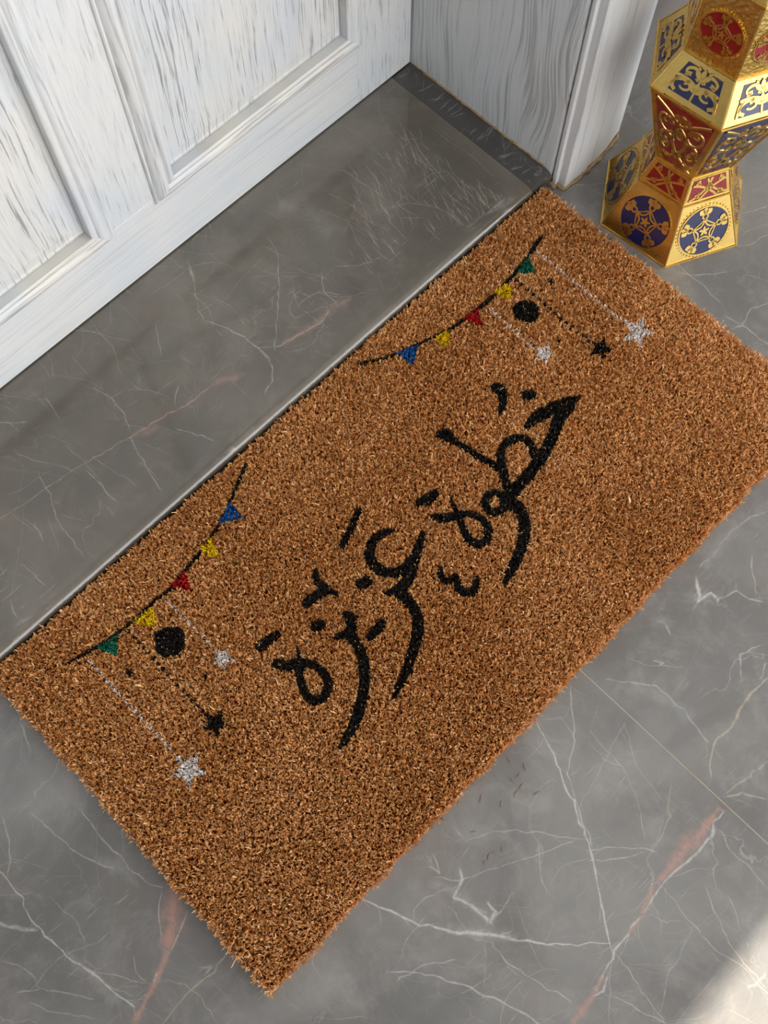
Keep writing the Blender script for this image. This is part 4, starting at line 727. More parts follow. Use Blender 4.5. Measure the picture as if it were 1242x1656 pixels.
def slab_mesh(name, rect, z, thick, veins, nose=None):
    """flat slab whose top is cut along its veins; nose = list of (y, z) from the top edge outward at the low-y side"""
    x0, x1, y0, y1 = rect
    pts, edges = [], []
    nx, ny = max(2, int((x1 - x0) / 0.014)), max(2, int((y1 - y0) / 0.014))
    pts += [(x0 + (x1 - x0) * i / nx, y0) for i in range(nx)] + [(x1, y0 + (y1 - y0) * i / ny) for i in range(ny)]
    pts += [(x1 - (x1 - x0) * i / nx, y1) for i in range(nx)] + [(x0, y1 - (y1 - y0) * i / ny) for i in range(ny)]
    edges += [(i, (i + 1) % len(pts)) for i in range(len(pts))]
    if veins:
        pts += [(x0 + (x1 - x0) * (i + 0.5 * (j % 2)) / nx, y0 + (y1 - y0) * j / ny) for i in range(1, nx - 1) for j in range(1, ny)]
    e = 0.0006
    for col, stg, P in veins:
        n = len(P)
        ctr, lf, rt = [], [], []
        for i, p in enumerate(P):
            a, b = P[max(0, i - 1)], P[min(n - 1, i + 1)]
            dx, dy = b[0] - a[0], b[1] - a[1]
            L = math.hypot(dx, dy) or 1.0
            nx, ny = -dy / L * p[2], dx / L * p[2]
            ctr.append((p[0], p[1])); lf.append((p[0] + nx, p[1] + ny)); rt.append((p[0] - nx, p[1] - ny))
        for line in (ctr, lf, rt):
            prev = None
            for q in line:
                if x0 + e < q[0] < x1 - e and y0 + e < q[1] < y1 - e:
                    pts.append(q)
                    if prev is not None: edges.append((prev, len(pts) - 1))
                    prev = len(pts) - 1
                else:
                    prev = None
    res = delaunay_2d_cdt([Vector(p) for p in pts], edges, [], 1, 1e-6)
    V2, _, F2 = res[0], res[1], res[2]
    V = [(v[0], v[1], z) for v in V2]
    F = [tuple(f) for f in F2]
    # skirt
    def addq(a, b, c, d):
        i = len(V); V.extend([a, b, c, d]); F.append((i, i + 1, i + 2, i + 3))
    zb = z - thick
    prof = nose or [(y0, z)]
    if nose:
        nx_ = 60
        rows = []
        for (yy, zz) in [(y0, z)] + nose:
            rows.append([(x0 + (x1 - x0) * i / nx_, yy, zz) for i in range(nx_ + 1)])
        base = len(V)
        for r in rows: V.extend(r)
        for r in range(len(rows) - 1):
            for i in range(nx_):
                a = base + r * (nx_ + 1) + i
                F.append((a, a + nx_ + 1, a + nx_ + 2, a + 1))
    ye, ze = prof[-1]
    addq((x0, ye, ze), (x0, ye, zb), (x1, ye, zb), (x1, ye, ze))
    addq((x1, y1, z), (x1, y1, zb), (x0, y1, zb), (x0, y1, z))
    side = [(y1, z), (y0, z)] + (nose or []) + [(ye, zb), (y1, zb)]
    for x, rev in ((x0, False), (x1, True)):
        i = len(V); V.extend([(x, a, b) for a, b in side])
        idx = list(range(i, i + len(side)))
        F.append(tuple(idx if rev else idx[::-1]))
    me = mesh(name, V, F)
    if nose:
        sm = np.zeros(len(me.polygons), dtype=bool)
        nF2 = len(F2)
        sm[nF2:nF2 + 60 * len(nose)] = True
        me.polygons.foreach_set('use_smooth', sm)
    # attribute
    XY = np.array([(v[0], v[1]) for v in V])
    best = np.full(len(V), 2.5); colr = np.zeros((len(V), 3)); alpha = np.zeros(len(V))
    for col, stg, P in veins:
        P = np.array(P)
        lo, hi = P[:, :2].min(0) - 0.03, P[:, :2].max(0) + 0.03
        m = np.where((XY[:, 0] > lo[0]) & (XY[:, 0] < hi[0]) & (XY[:, 1] > lo[1]) & (XY[:, 1] < hi[1]))[0]
        if len(m) == 0: continue
        Q = XY[m]; q = np.full(len(m), 9.0); en = np.ones(len(m))
        nS = len(P) - 1
        for si, (a, b) in enumerate(zip(P[:-1], P[1:])):
            ab = b[:2] - a[:2]; L2 = ab @ ab
            if L2 == 0: continue
            t = np.clip(((Q - a[:2]) @ ab) / L2, 0, 1)
            d = np.linalg.norm(Q - (a[:2] + t[:, None] * ab), axis=1)
            w = a[2] + (b[2] - a[2]) * t
            qq = d / np.maximum(w, 1e-5)
            ee = np.ones(len(m))
            if si == 0: ee = np.minimum(ee, t * 2)
            if si == nS - 1: ee = np.minimum(ee, (1 - t) * 2)
            cl = qq < q
            q = np.where(cl, qq, q); en = np.where(cl, np.clip(ee, 0, 1), en)
        al = stg * np.clip(1.02 - q, 0, 1) * en
        up_ = (al > alpha[m]) | ((alpha[m] == 0) & (q < best[m]))
        mm = m[up_]
        colr[mm] = VCOL[col][:3]; alpha[mm] = al[up_]; best[mm] = q[up_]
    at = me.attributes.new('vein', 'FLOAT_COLOR', 'POINT')
    at.data.foreach_set('color', np.concatenate([colr, alpha[:, None]], 1).astype(np.float32).ravel())
    return me


FV = [(c, s, rough_line(P, 0.006, 0.0008, RND)) for f, c, s, P in VEINS if f == 'F']
for c, s, P in list(FV):
    # hair-thin offshoots fray away from the main veins
    if c in 'wb' and s > 0.33:
        for q in range(max(2, len(P) // 3)):
            k = RND.randrange(len(P) - 1)
            a = math.atan2(P[k + 1][1] - P[k][1], P[k + 1][0] - P[k][0]) + RND.choice((-1, 1)) * RND.uniform(0.15, 0.8)
            x, y = P[k][0], P[k][1]; wd = max(0.0003, P[k][2] * 0.4); br = []
            for m in range(RND.randint(3, 8)):
                br.append([x, y, wd * (1 - m / 9)])
                a += RND.gauss(0, 0.2); x += 0.005 * math.cos(a); y += 0.005 * math.sin(a)
            FV.append((c, s * RND.uniform(0.3, 0.75), br))
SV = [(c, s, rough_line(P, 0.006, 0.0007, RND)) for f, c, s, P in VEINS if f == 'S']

# floor: bed with grout, tiles laid on it
floor = link('floor', box_mesh('floor', (-3.7, -4.4, -0.06), (4.3, 0.8, -0.0003)), M_GROUT)
tag(floor, 'grey veined marble tile floor in front of the door', 'floor', kind='structure')
GX, GY, TS, GAP = 0.2927, 0.424, 0.80, 0.0007
DETAIL = {(-1, 0): 300, (0, 0): 240, (-2, 0): 0}
for j in range(5):
    for i in range(-4, 4):
        r = (GX + i * TS + GAP, GX + (i + 1) * TS - GAP, GY - (j + 1) * TS + GAP, GY - j * TS - GAP)
        if j == 0: r = (r[0], r[1], r[2], 0.80)
        if DETAIL.get((i, j)):
            vs = [v for v in FV if any(r[0] < p[0] < r[1] and r[2] < p[1] < r[3] for p in v[2])]
            vs += random_veins((r[0] + 0.01, r[1] - 0.01, r[2] + 0.01, 0.42), DETAIL[(i, j)], RND, (0.3, 1.9, 2.6))
            me = slab_mesh('tile', r, 0.0, 0.012, vs)
        else:
            me = plain_marble(box_mesh('tile', (r[0], r[2], -0.012), (r[1], r[3], 0.0)))
        link('tile', me, M_FLOOR, floor)

# door step: a broad slab with a rounded nose and a narrow dark strip beside the reveal
NOSE = [(0.4380, 0.01985), (0.4345, 0.0194), (0.4318, 0.0187), (0.4296, 0.0177), (0.4279, 0.0164), (0.4267, 0.0148), (0.4259, 0.0128), (0.4256, 0.0105), (0.4256, 0.005)]
step = bpy.data.objects.new('door_step', None); COL.objects.link(step)
tag(step, 'low grey marble door step with rounded front edge below the white door', 'step', kind='structure')
SX = 0.6654
rs = (-0.142, SX - 0.0002, 0.4425, 0.70)
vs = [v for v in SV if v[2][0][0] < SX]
vs += random_veins((-0.13, SX - 0.01, 0.45, 0.65), 190, RND, (1.2, 1.7, 2.1))
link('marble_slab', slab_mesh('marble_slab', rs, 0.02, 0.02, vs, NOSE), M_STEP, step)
vs = [v for v in SV if v[2][0][0] >= SX] + random_veins((SX + 0.003, 0.695, 0.45, 0.65), 22, RND, (0.2, 0.6))
s2 = link('marble_strip', slab_mesh('marble_strip', (SX + 0.0002, 0.6975, 0.4425, 0.70), 0.0199, 0.0199, vs, [(a, b - 0.0001) for a, b in NOSE]), M_STRIP, step)
tag(s2, 'narrow darker marble strip along the door reveal')

# ------------------------------------------------------------------ door
DY = 0.6535
door = bpy.data.objects.new('door_1', None); COL.objects.link(door)
tag(door, 'white-washed oak door with raised panels and heavy mouldings', 'door', kind='structure')
DX0, DX1 = -0.1385, 0.6960
OPEN_X = [(-0.029, 0.2565), (0.325, 0.6104)]
OPEN_Z = [(0.117, 0.93), (1.08, 1.95)]
Z0, Z1 = 0.0222, 2.06


def board(name, x0, x1, z0, z1, m):
    return link(name, box_mesh(name, (x0, DY, z0), (x1, DY + 0.044, z1), 0.0005), m, door)


board('stile', OPEN_X[1][1], DX1, Z0, Z1, M_STILE)
board('stile', DX0, OPEN_X[0][0] , Z0, Z1, M_STILE)
for z0, z1 in OPEN_Z:
    board('stile', OPEN_X[0][1], OPEN_X[1][0], z0, z1, M_STILE)
board('rail', OPEN_X[0][0], OPEN_X[1][1], Z0, OPEN_Z[0][0], M_RAIL)
board('rail', OPEN_X[0][0], OPEN_X[1][1], OPEN_Z[0][1], OPEN_Z[1][0], M_RAIL)
board('rail', OPEN_X[0][0], OPEN_X[1][1], OPEN_Z[1][1], Z1, M_RAIL)
# moulding profile: (distance inward from the outer edge, height proud of the door face), metres
PROF = [(0, -0.001), (0, 0.0018), (0.0012, 0.0030), (0.0026, 0.0030), (0.0034, 0.0024), (0.0046, 0.0042), (0.007, 0.0066), (0.010, 0.0081),
        (0.0135, 0.0085), (0.0165, 0.0076), (0.0184, 0.0060), (0.0190, 0.0052), (0.0200, 0.0064), (0.0220, 0.0078), (0.0245, 0.0078),
        (0.0262, 0.0068), (0.0266, 0.0060)]
LEDGE = [(0.0266, 0.0060), (0.0266, -0.0064)]
for (ox0, ox1) in OPEN_X:
    for (oz0, oz1) in OPEN_Z:
        X0, X1, ZA, ZB = ox0 - 0.0073, ox1 + 0.0073, oz0 - 0.0073, oz1 + 0.0073
        for side in range(4):
            V, Fc = [], []
            for e_ in (0, 1):
                for u, h in PROF + LEDGE:
                    y = DY - h
                    if side == 0: V.append((X0 + u if e_ == 0 else X1 - u, y, ZA + u))
                    if side == 1: V.append((X1 - u, y, ZA + u if e_ == 0 else ZB - u))
                    if side == 2: V.append((X1 - u if e_ == 0 else X0 + u, y, ZB - u))
                    if side == 3: V.append((X0 + u, y, ZB - u if e_ == 0 else ZA + u))
            n = len(PROF) + 2
            for i in range(n - 1):
                if i == len(PROF) - 1: continue
                Fc.append((i, n + i, n + i + 1, i + 1))
            me = mesh('moulding', V, Fc, smooth=True)
            me.set_sharp_from_angle(angle=math.radians(38))
            link('moulding', me, M_MOULD_X if side in (0, 2) else M_MOULD_Z, door)
        # raised panel
        loops = [(0.021, -0.0062), (0.0272, -0.0062), (0.0278, -0.0048), (0.032, -0.0040), (0.0326, -0.0046), (0.046, -0.0022), (0.0465, -0.0014), (0.06, -0.0014)]
        V, Fc = [], []
        for u, h in loops:
            V += [(X0 + u, DY - h, ZA + u), (X1 - u, DY - h, ZA + u), (X1 - u, DY - h, ZB - u), (X0 + u, DY - h, ZB - u)]
        for k in range(len(loops) - 1):
            for i in range(4):
                j = (i + 1) % 4
                Fc.append((k * 4 + i, k * 4 + j, k * 4 + 4 + j, k * 4 + 4 + i))
        k = (len(loops) - 1) * 4
        Fc.append((k, k + 1, k + 2, k + 3))
        link('panel', mesh('panel', V, Fc), M_PANEL, door)
link('inner_core', box_mesh('inner_core', (DX0 + 0.01, DY + 0.012, Z0 + 0.01), (DX1 - 0.01, DY + 0.036, Z1 - 0.01)), M_DARK, door)

# ------------------------------------------------------------------ reveals and casings
def casing(name, mirror, label):
    root = bpy.data.objects.new(name, None); COL.objects.link(root)
    tag(root, label, 'door frame', kind='structure')
    cxm = (DX0 + DX1 + 0.002) / 2
    fx = (lambda x: x) if not mirror else (lambda x: 2 * cxm - x)
    rev = [(0.698, 0.72), (0.698, 0.4305), (0.6986, 0.4286), (0.700, 0.4276), (0.7016, 0.4276), (0.7016, 0.4248), (0.722, 0.4248), (0.722, 0.72)]
    P = [(fx(x), y) for x, y in rev]
    me = extrude_profile('reveal_board', P, 0.0, 2.12, bottom=[0.0215] * 2 + [0.006] * 4 + [0.003, 0.003])
    link('reveal_board', me, M_JAMB, root)
    cas = [(0.6985, 0.4246), (0.6985, 0.4208), (0.6992, 0.4202), (0.7035, 0.4202), (0.7040, 0.4196), (0.7040, 0.4108), (0.7048, 0.4098), (0.712, 0.4094),
           (0.716, 0.4098), (0.718, 0.4090), (0.742, 0.4086), (0.744, 0.4094), (0.760, 0.4096), (0.778, 0.4112), (0.795, 0.4138), (0.808, 0.4172), (0.818, 0.4220), (0.824, 0.4285), (0.826, 0.4356), (0.722, 0.4356), (0.722, 0.4246)]
    bot = [0.004, 0.003, 0.003, 0.002, 0.004, 0.003, 0.002, 0.002, 0.003, 0.005, 0.002, 0.006, 0.004, 0.005, 0.009, 0.007, 0.012, 0.014, 0.016, 0.01, 0.004]
    P = [(fx(x), y) for x, y in cas]
    me = extrude_profile('casing_moulding', P, 0.0, 2.2, bottom=bot, bands=[0.02])
    link('casing_moulding', me, M_CASING, root)
    # stained caulk squeezed out along the foot
    def bead(path, r, seed):
        rr = random.Random(seed)
        V, Fc = [], []
        pts = []
        for a, b in zip(path[:-1], path[1:]):
            L = math.dist(a, b); n = max(2, int(L / 0.004))
            for i in range(n):
                pts.append(tuple(a[k] + (b[k] - a[k]) * i / n for k in range(3)))
        pts.append(path[-1])
        ns = 6
        for i, p in enumerate(pts):
            q0, q1 = pts[max(0, i - 1)], pts[min(len(pts) - 1, i + 1)]
            d = Vector(q1) - Vector(q0); d.normalize()
            s = d.cross(Vector((0, 0, 1)))
            ra = r * rr.uniform(0.45, 1.5); rb = r * rr.uniform(0.5, 1.5)
            for k in range(ns):
                a = 2 * math.pi * k / ns
                V.append(Vector(p) + s * math.cos(a) * ra + Vector((0, 0, max(math.sin(a) * rb, -0.0006))))
        for i in range(len(pts) - 1):
            for k in range(ns):
                Fc.append((i * ns + k, i * ns + (k + 1) % ns, (i + 1) * ns + (k + 1) % ns, (i + 1) * ns + k))
        Fc.append(tuple(range(ns))); Fc.append(tuple(range((len(pts) - 1) * ns, len(pts) * ns))[::-1])
        link('caulk_bead', mesh('caulk_bead', V, Fc, True), M_CAULK, root)
    bead([(fx(0.6978), 0.648, 0.0206), (fx(0.6978), 0.440, 0.0206)], 0.0016, 3)
    bead([(fx(0.6985), 0.4275, 0.0010), (fx(0.6985), 0.420, 0.0010), (fx(0.7036), 0.4195, 0.001), (fx(0.7036), 0.410, 0.001), (fx(0.712), 0.4090, 0.001), (fx(0.742), 0.4082, 0.001),
          (fx(0.760), 0.4092, 0.001), (fx(0.780), 0.4110, 0.0012), (fx(0.800), 0.4150, 0.0015), (fx(0.815), 0.422, 0.002), (fx(0.824), 0.432, 0.002)], 0.0030, 5)
    return root


casing('trim_1', False, 'white-washed oak door reveal and casing standing beside the lantern')
casing('trim_2', True, 'white-washed oak door reveal and casing at the far left of the door')
head = bpy.data.objects.new('trim_3', None); COL.objects.link(head)
tag(head, 'white-washed oak head casing across the top of the door', 'door frame', kind='structure')
link('head_board', box_mesh('head_board', (DX0 - 0.001, 0.425, 2.075), (DX1 + 0.001, 0.72, 2.12)), M_RAIL, head)
link('head_casing', box_mesh('head_casing', (DX0 - 0.06, 0.409, 2.121), (DX1 + 0.06, 0.4355, 2.20), 0.004), M_RAIL, head)

# ------------------------------------------------------------------ porch walls, added shading wall and roof
w = link('wall_right', plain_marble(box_mesh('wall_right', (0.7225, 0.436, 0.0006), (4.2, 0.79, 2.61))), M_WALL)
tag(w, 'grey marble wall running on behind the lantern', 'wall', kind='structure')
w = link('wall_left', plain_marble(box_mesh('wall_left', (-3.6, 0.436, 0.0006), (-0.1655, 0.79, 2.61))), M_WALL)
tag(w, 'grey marble wall on the hinge side of the door', 'wall', kind='structure')
w = link('added_shade_wall', plain_marble(box_mesh('added_shade_wall', (-1.05, -2.0, 0.0006), (-0.85, 0.4355, 2.61))), M_WALL)  # unseen wall, added to hold back light from the left
tag(w, 'added unseen grey marble wall cutting the light from the left', 'wall', kind='structure')
w = link('wall_upper', plain_marble(box_mesh('wall_upper', (-0.165, 0.4365, 2.2005), (0.722, 0.79, 2.61))), M_WALL)
tag(w, 'grey marble wall above the door head', 'wall', kind='structure')
w = link('ceiling', box_mesh('ceiling', (-3.6, ROOF_Y, ROOF_Z), (4.2, 0.79, ROOF_Z + 0.16)), M_CEIL)
tag(w, 'plain pale porch ceiling over the doorway', 'ceiling', kind='structure')

# ------------------------------------------------------------------ coir doormat
MX0, MX1, MY0, MY1 = -0.1185, 0.6815, 0.0215, 0.4225
mat_o = bpy.data.objects.new('doormat', None); COL.objects.link(mat_o)
mat_o.location = ((MX0 + MX1) / 2, (MY0 + MY1) / 2, 0)
tag(mat_o, 'brown coir doormat with black Arabic lettering and painted pennant garlands', 'doormat')
MC = np.array([(MX0 + MX1) / 2, (MY0 + MY1) / 2, 0.0])


def add_part(name, me, m, label=None, kind=None):
    o = link(name, me, m, mat_o)
    if label: o['label'] = label
    if kind: o['kind'] = kind
    return o


BASE_Z = 0.0065
me = box_mesh('backing', (MX0 + 0.004 - MC[0], MY0 + 0.004 - MC[1], 0.0003), (MX1 - 0.004 - MC[0], MY1 - 0.004 - MC[1], BASE_Z), 0.001)
add_part('backing', me, M_BACK)


def value_noise(x, y, freq, seed):
    g = np.random.default_rng(seed).random((256, 256))
    X, Y = x * freq + 1000, y * freq + 1000
    xi, yi = np.floor(X).astype(int), np.floor(Y).astype(int)
    fx, fy = X - xi, Y - yi
    fx, fy = fx * fx * (3 - 2 * fx), fy * fy * (3 - 2 * fy)
    a = g[xi % 256, yi % 256]; b = g[(xi + 1) % 256, yi % 256]; c = g[xi % 256, (yi + 1) % 256]; d = g[(xi + 1) % 256, (yi + 1) % 256]
    return (a * (1 - fx) + b * fx) * (1 - fy) + (c * (1 - fx) + d * fx) * fy


PITCH = 0.00172
gx, gy = np.meshgrid(np.arange(MX0, MX1, PITCH), np.arange(MY0, MY1, PITCH))
tx = gx.ravel() + NP.uniform(-0.5, 0.5, gx.size) * PITCH * 1.1
ty = gy.ravel() + NP.uniform(-0.5, 0.5, gx.size) * PITCH * 1.1
# slightly uneven trimmed outline
wob = 0.0016
k = (tx > MX0 + wob * value_noise(ty, tx * 0, 60, 1)) & (tx < MX1 - wob * value_noise(ty, tx * 0, 60, 2)) \
    & (ty > MY0 + 0.003 * value_noise(tx, ty * 0, 45, 3)) & (ty < MY1 - wob * value_noise(tx, ty * 0, 60, 4))
tx, ty = tx[k], ty[k]
NT_ = len(tx)
lean_a = NP.uniform(0, 2 * np.pi, NT_)
lean = NP.uniform(0.0008, 0.0026, NT_)
hgt = 0.0105 + 0.0022 * (value_noise(tx, ty, 30, 5) - 0.5) + NP.normal(0, 0.0012, NT_)
tcol = NP.normal(0, 1, NT_)
PER = 4
N = NT_ * PER
rep = lambda a: np.repeat(a, PER)
rx, ry = rep(tx) + NP.normal(0, 0.00055, N), rep(ty) + NP.normal(0, 0.00055, N)
# fibres at the rim splay outwards
edge = np.minimum.reduce([rx - MX0, MX1 - rx, ry - MY0, MY1 - ry])
spl = np.clip(1 - edge / 0.006, 0, 1)
ex = np.where(rx - MX0 < 0.006, -1.0, np.where(MX1 - rx < 0.006, 1.0, 0.0))
ey = np.where(ry - MY0 < 0.006, -1.0, np.where(MY1 - ry < 0.006, 1.0, 0.0))
ey = np.where(ey > 0, 0.25, ey)
fa = rep(lean_a) + NP.normal(0, 0.6, N)
fl = rep(lean) * NP.uniform(0.4, 1.5, N)
dx = np.cos(fa) * fl + ex * spl * NP.uniform(0, 0.0032, N)
dy = np.sin(fa) * fl + ey * spl * NP.uniform(0, 0.0032, N)
h = rep(hgt) * NP.uniform(0.80, 1.06, N)
stray = NP.random(N) < 0.004
h = np.where(stray, h + 0.0012, h)
dx = np.where(stray, dx * 2.6, dx); dy = np.where(stray, dy * 2.6, dy)
ry = np.clip(ry, MY0, MY1 - 0.0002)
wdt = NP.uniform(0.00028, 0.00050, N)
wa = np.arctan2(dy, dx) + np.pi / 2 + NP.normal(0, 0.5, N)
wx, wy = np.cos(wa) * wdt, np.sin(wa) * wdt
zb = np.full(N, BASE_Z - 0.0005)
side_f = (spl > 0.35) & (NP.random(N) < 0.6)
zb = np.where(side_f, NP.uniform(0.001, BASE_Z, N), zb)
VV = np.empty((N, 6, 3))
top = BASE_Z + h
for i, (t, s) in enumerate(((0, 1), (0, -1), (0.84, 1), (0.84, -1), (1, 0.75), (1, -0.75))):
    c = t ** 6.0
    VV[:, i, 0] = rx + dx * c + s * wx * (1.0 if t else 0.8)
    VV[:, i, 1] = ry + dy * c + s * wy * (1.0 if t else 0.8)
    VV[:, i, 2] = zb + (top - zb) * (t ** 0.85)
# hooked tips: the last piece turns over
VV[:, 4:, 2] -= NP.uniform(0.0, 0.0016, N)[:, None]
# ---- colours
c_mid = np.array(lin(222, 159, 89)[:3]); c_lt = np.array(lin(255, 214, 160)[:3]); c_dk = np.array(lin(160, 90, 36)[:3])
s = 0.75 * rep(tcol) + 0.55 * NP.normal(0, 1, N) + 0.9 * (value_noise(rx, ry, 14, 9) - 0.5)
s = np.clip(s, -2, 2)[:, None] / 2
colr = np.where(s > 0, c_mid + (c_lt - c_mid) * s, c_mid + (c_dk - c_mid) * (-s))
colr = np.where(stray[:, None], c_lt, colr)
PAINT = {'k': lin(26, 24, 22)[:3], 'w': lin(250, 236, 230)[:3], 'b': lin(24, 98, 172)[:3], 'y': lin(248, 206, 14)[:3], 'r': lin(186, 20, 30)[:3], 'g': lin(16, 118, 90)[:3]}
px, py = rx + 0.7 * dx, ry + 0.7 * dy
fz = NP.normal(0, 0.00025, N)
owner = np.full(N, -1, dtype=np.int32)
for mi, (nm, pc, kd, data) in enumerate(MOTIFS):
    if kd == 'P':
        P = np.array(data)
        lo, hi = P.min(0) - 0.004, P.max(0) + 0.004
        idx = np.where((px > lo[0]) & (px < hi[0]) & (py > lo[1]) & (py < hi[1]))[0]
        qx, qy = px[idx] + fz[idx] * 0.6, py[idx] + fz[idx[::-1]] * 0.6
        ins = np.zeros(len(idx), dtype=bool)
        for a, b in zip(P, np.roll(P, -1, 0)):
            if a[1] == b[1]: continue
            cr = ((a[1] > qy) != (b[1] > qy)) & (qx < (b[0] - a[0]) * (qy - a[1]) / (b[1] - a[1]) + a[0])
            ins ^= cr
        owner[idx[ins]] = mi
    else:
        for P in data:
            P = np.array(P)
            # a pen stroke runs smoothly through its points
            if len(P) > 2:
                Q = [P[0]]
                for i in range(len(P) - 1):
                    p0, p1, p2, p3 = P[max(0, i - 1)], P[i], P[i + 1], P[min(len(P) - 1, i + 2)]
                    for t in (0.25, 0.5, 0.75, 1.0):
                        Q.append(0.5 * (2 * p1 + (p2 - p0) * t + (2 * p0 - 5 * p1 + 4 * p2 - p3) * t * t + (3 * p1 - p0 - 3 * p2 + p3) * t ** 3))
                P = np.array(Q)
            mr = P[:, 2].max() + 0.002
            lo, hi = P[:, :2].min(0) - mr, P[:, :2].max(0) + mr
            idx = np.where((px > lo[0]) & (px < hi[0]) & (py > lo[1]) & (py < hi[1]))[0]
            q = np.stack([px[idx], py[idx]], 1); best = np.full(len(idx), 9.0)
            for a, b in zip(P[:-1], P[1:]):
                ab = b[:2] - a[:2]; L2 = max(ab @ ab, 1e-12)
                t = np.clip(((q - a[:2]) @ ab) / L2, 0, 1)
                d = np.linalg.norm(q - (a[:2] + t[:, None] * ab), axis=1) - (a[2] + (b[2] - a[2]) * t)
                best = np.minimum(best, d)
            owner[idx[best + fz[idx] < 0]] = mi
owner[(NP.random(N) < 0.035)] = -1
for mi, (nm, pc, kd, data) in enumerate(MOTIFS):
    m = owner == mi
    vary = np.exp(NP.normal(0, 0.16, m.sum()))[:, None]
    colr[m] = np.clip(np.array(PAINT[pc]) * vary, 0, 0.9)


def fibre_mesh(name, sel):
    v = VV[sel] - MC
    n = len(v)
    me = bpy.data.meshes.new(name)
    me.vertices.add(n * 6)
    me.vertices.foreach_set('co', v.reshape(-1).astype(np.float32))
    b = (np.arange(n) * 6)[:, None]
    tri = np.concatenate([b + np.array([[0, 1, 3]]), b + np.array([[0, 3, 2]]), b + np.array([[2, 3, 5]]), b + np.array([[2, 5, 4]])], 1).reshape(-1)
    me.loops.add(len(tri)); me.loops.foreach_set('vertex_index', tri.astype(np.int32))
    nt = len(tri) // 3
    me.polygons.add(nt)
    me.polygons.foreach_set('loop_start', (np.arange(nt) * 3).astype(np.int32))
    me.update(calc_edges=True)
    at = me.attributes.new('fibre', 'FLOAT_COLOR', 'POINT')
    c4 = np.concatenate([colr[sel], np.ones((n, 1))], 1)
    at.data.foreach_set('color', np.repeat(c4, 6, 0).astype(np.float32).ravel())
    return me


add_part('coir_pile', fibre_mesh('coir_pile', owner < 0), M_COIR, kind='stuff')
LBL = {'k': 'black', 'w': 'white', 'b': 'blue', 'y': 'yellow', 'r': 'red', 'g': 'green'}
for mi, (nm, pc, kd, data) in enumerate(MOTIFS):
    if (owner == mi).any():
        add_part(nm, fibre_mesh(nm, owner == mi), M_COIR, label='%s %s' % (LBL[pc], nm.replace('_', ' ')))

# fibres shed on the floor beside the mat
SHED = [[0.1853, -0.001], [0.1748, -0.0027], [0.1754, -0.0257], [0.108, -0.0072], [0.1077, -0.0332], [0.1154, -0.037], [0.1021, -0.0322], [0.0954, -0.0331],
        [0.1619, -0.0114], [0.1801, 0.0144], [0.1706, -0.0105], [0.1344, 0.0077], [0.1446, -0.0084], [0.1678, -0.0012]]
M_SHED = mat_simple('shed_coir', lin(146, 106, 76), 0.8, var=0.3, scale=300)
for i, (x, y) in enumerate(SHED):
    a = RND.uniform(0, 3.14); L = RND.uniform(0.004, 0.009); cv = RND.uniform(-0.6, 0.6)
    V, Fc = [], []
    n = 5
    for k in range(n):
        t = k / (n - 1) - 0.5
        c = Vector((math.cos(a + cv * t) * L * t, math.sin(a + cv * t) * L * t + cv * 0.002 * t * t, 0.0005))
        nn = Vector((-math.sin(a), math.cos(a), 0)); r = 0.00042 * (1.1 - abs(t) * 1.2)
        for q in range(4):
            an = math.pi / 2 * q + 0.78
            V.append(c + nn * math.cos(an) * r + Vector((0, 0, math.sin(an) * r)))
    for k in range(n - 1):
        for q in range(4):
            Fc.append((k * 4 + q, k * 4 + (q + 1) % 4, k * 4 + 4 + (q + 1) % 4, k * 4 + 4 + q))
    Fc += [(3, 2, 1, 0), tuple(range((n - 1) * 4, n * 4))]
    o = link('coir_crumb', mesh('coir_crumb', V, Fc), M_SHED)
    o.location = (x, y, 0)
    tag(o, 'tiny curled brown coir fibre shed on the marble near the mat front', 'fibre', 'coir fibres shed on the floor')

M_CHIP = mat_simple('pale_straw', lin(226, 190, 140), 0.7, var=0.15, scale=300)
for x, y, a, L, lb in ((0.4547, 0.1034, 0.9, 0.0085, 'pale straw-coloured chip lying on the lettered mat near its front edge'),
                       (-0.0227, 0.3119, 2.3, 0.0070, 'pale straw-coloured chip lying on the mat beside the left garland stars')):
    V, Fc = [], []
    prof = [(-0.5, 0.0004), (-0.3, 0.0010), (0.0, 0.0012), (0.3, 0.0009), (0.5, 0.0003)]
    for t, r in prof:
        for q in range(6):
            an = math.pi / 3 * q
            V.append((L * t, r * math.cos(an) + 0.0012 * t * t, r * 0.6 * math.sin(an) + 0.0015 * (0.25 - t * t)))
    for k in range(4):
        for q in range(6): Fc.append((k * 6 + q, k * 6 + (q + 1) % 6, k * 6 + 6 + (q + 1) % 6, k * 6 + 6 + q))
    Fc += [tuple(range(5, -1, -1)), tuple(range(24, 30))]
    o = link('straw_chip', mesh('straw_chip', V, Fc, True), M_CHIP)
    o.location = (x, y, 0.0178); o.rotation_euler = (0, 0, a)
    tag(o, lb, 'chip')

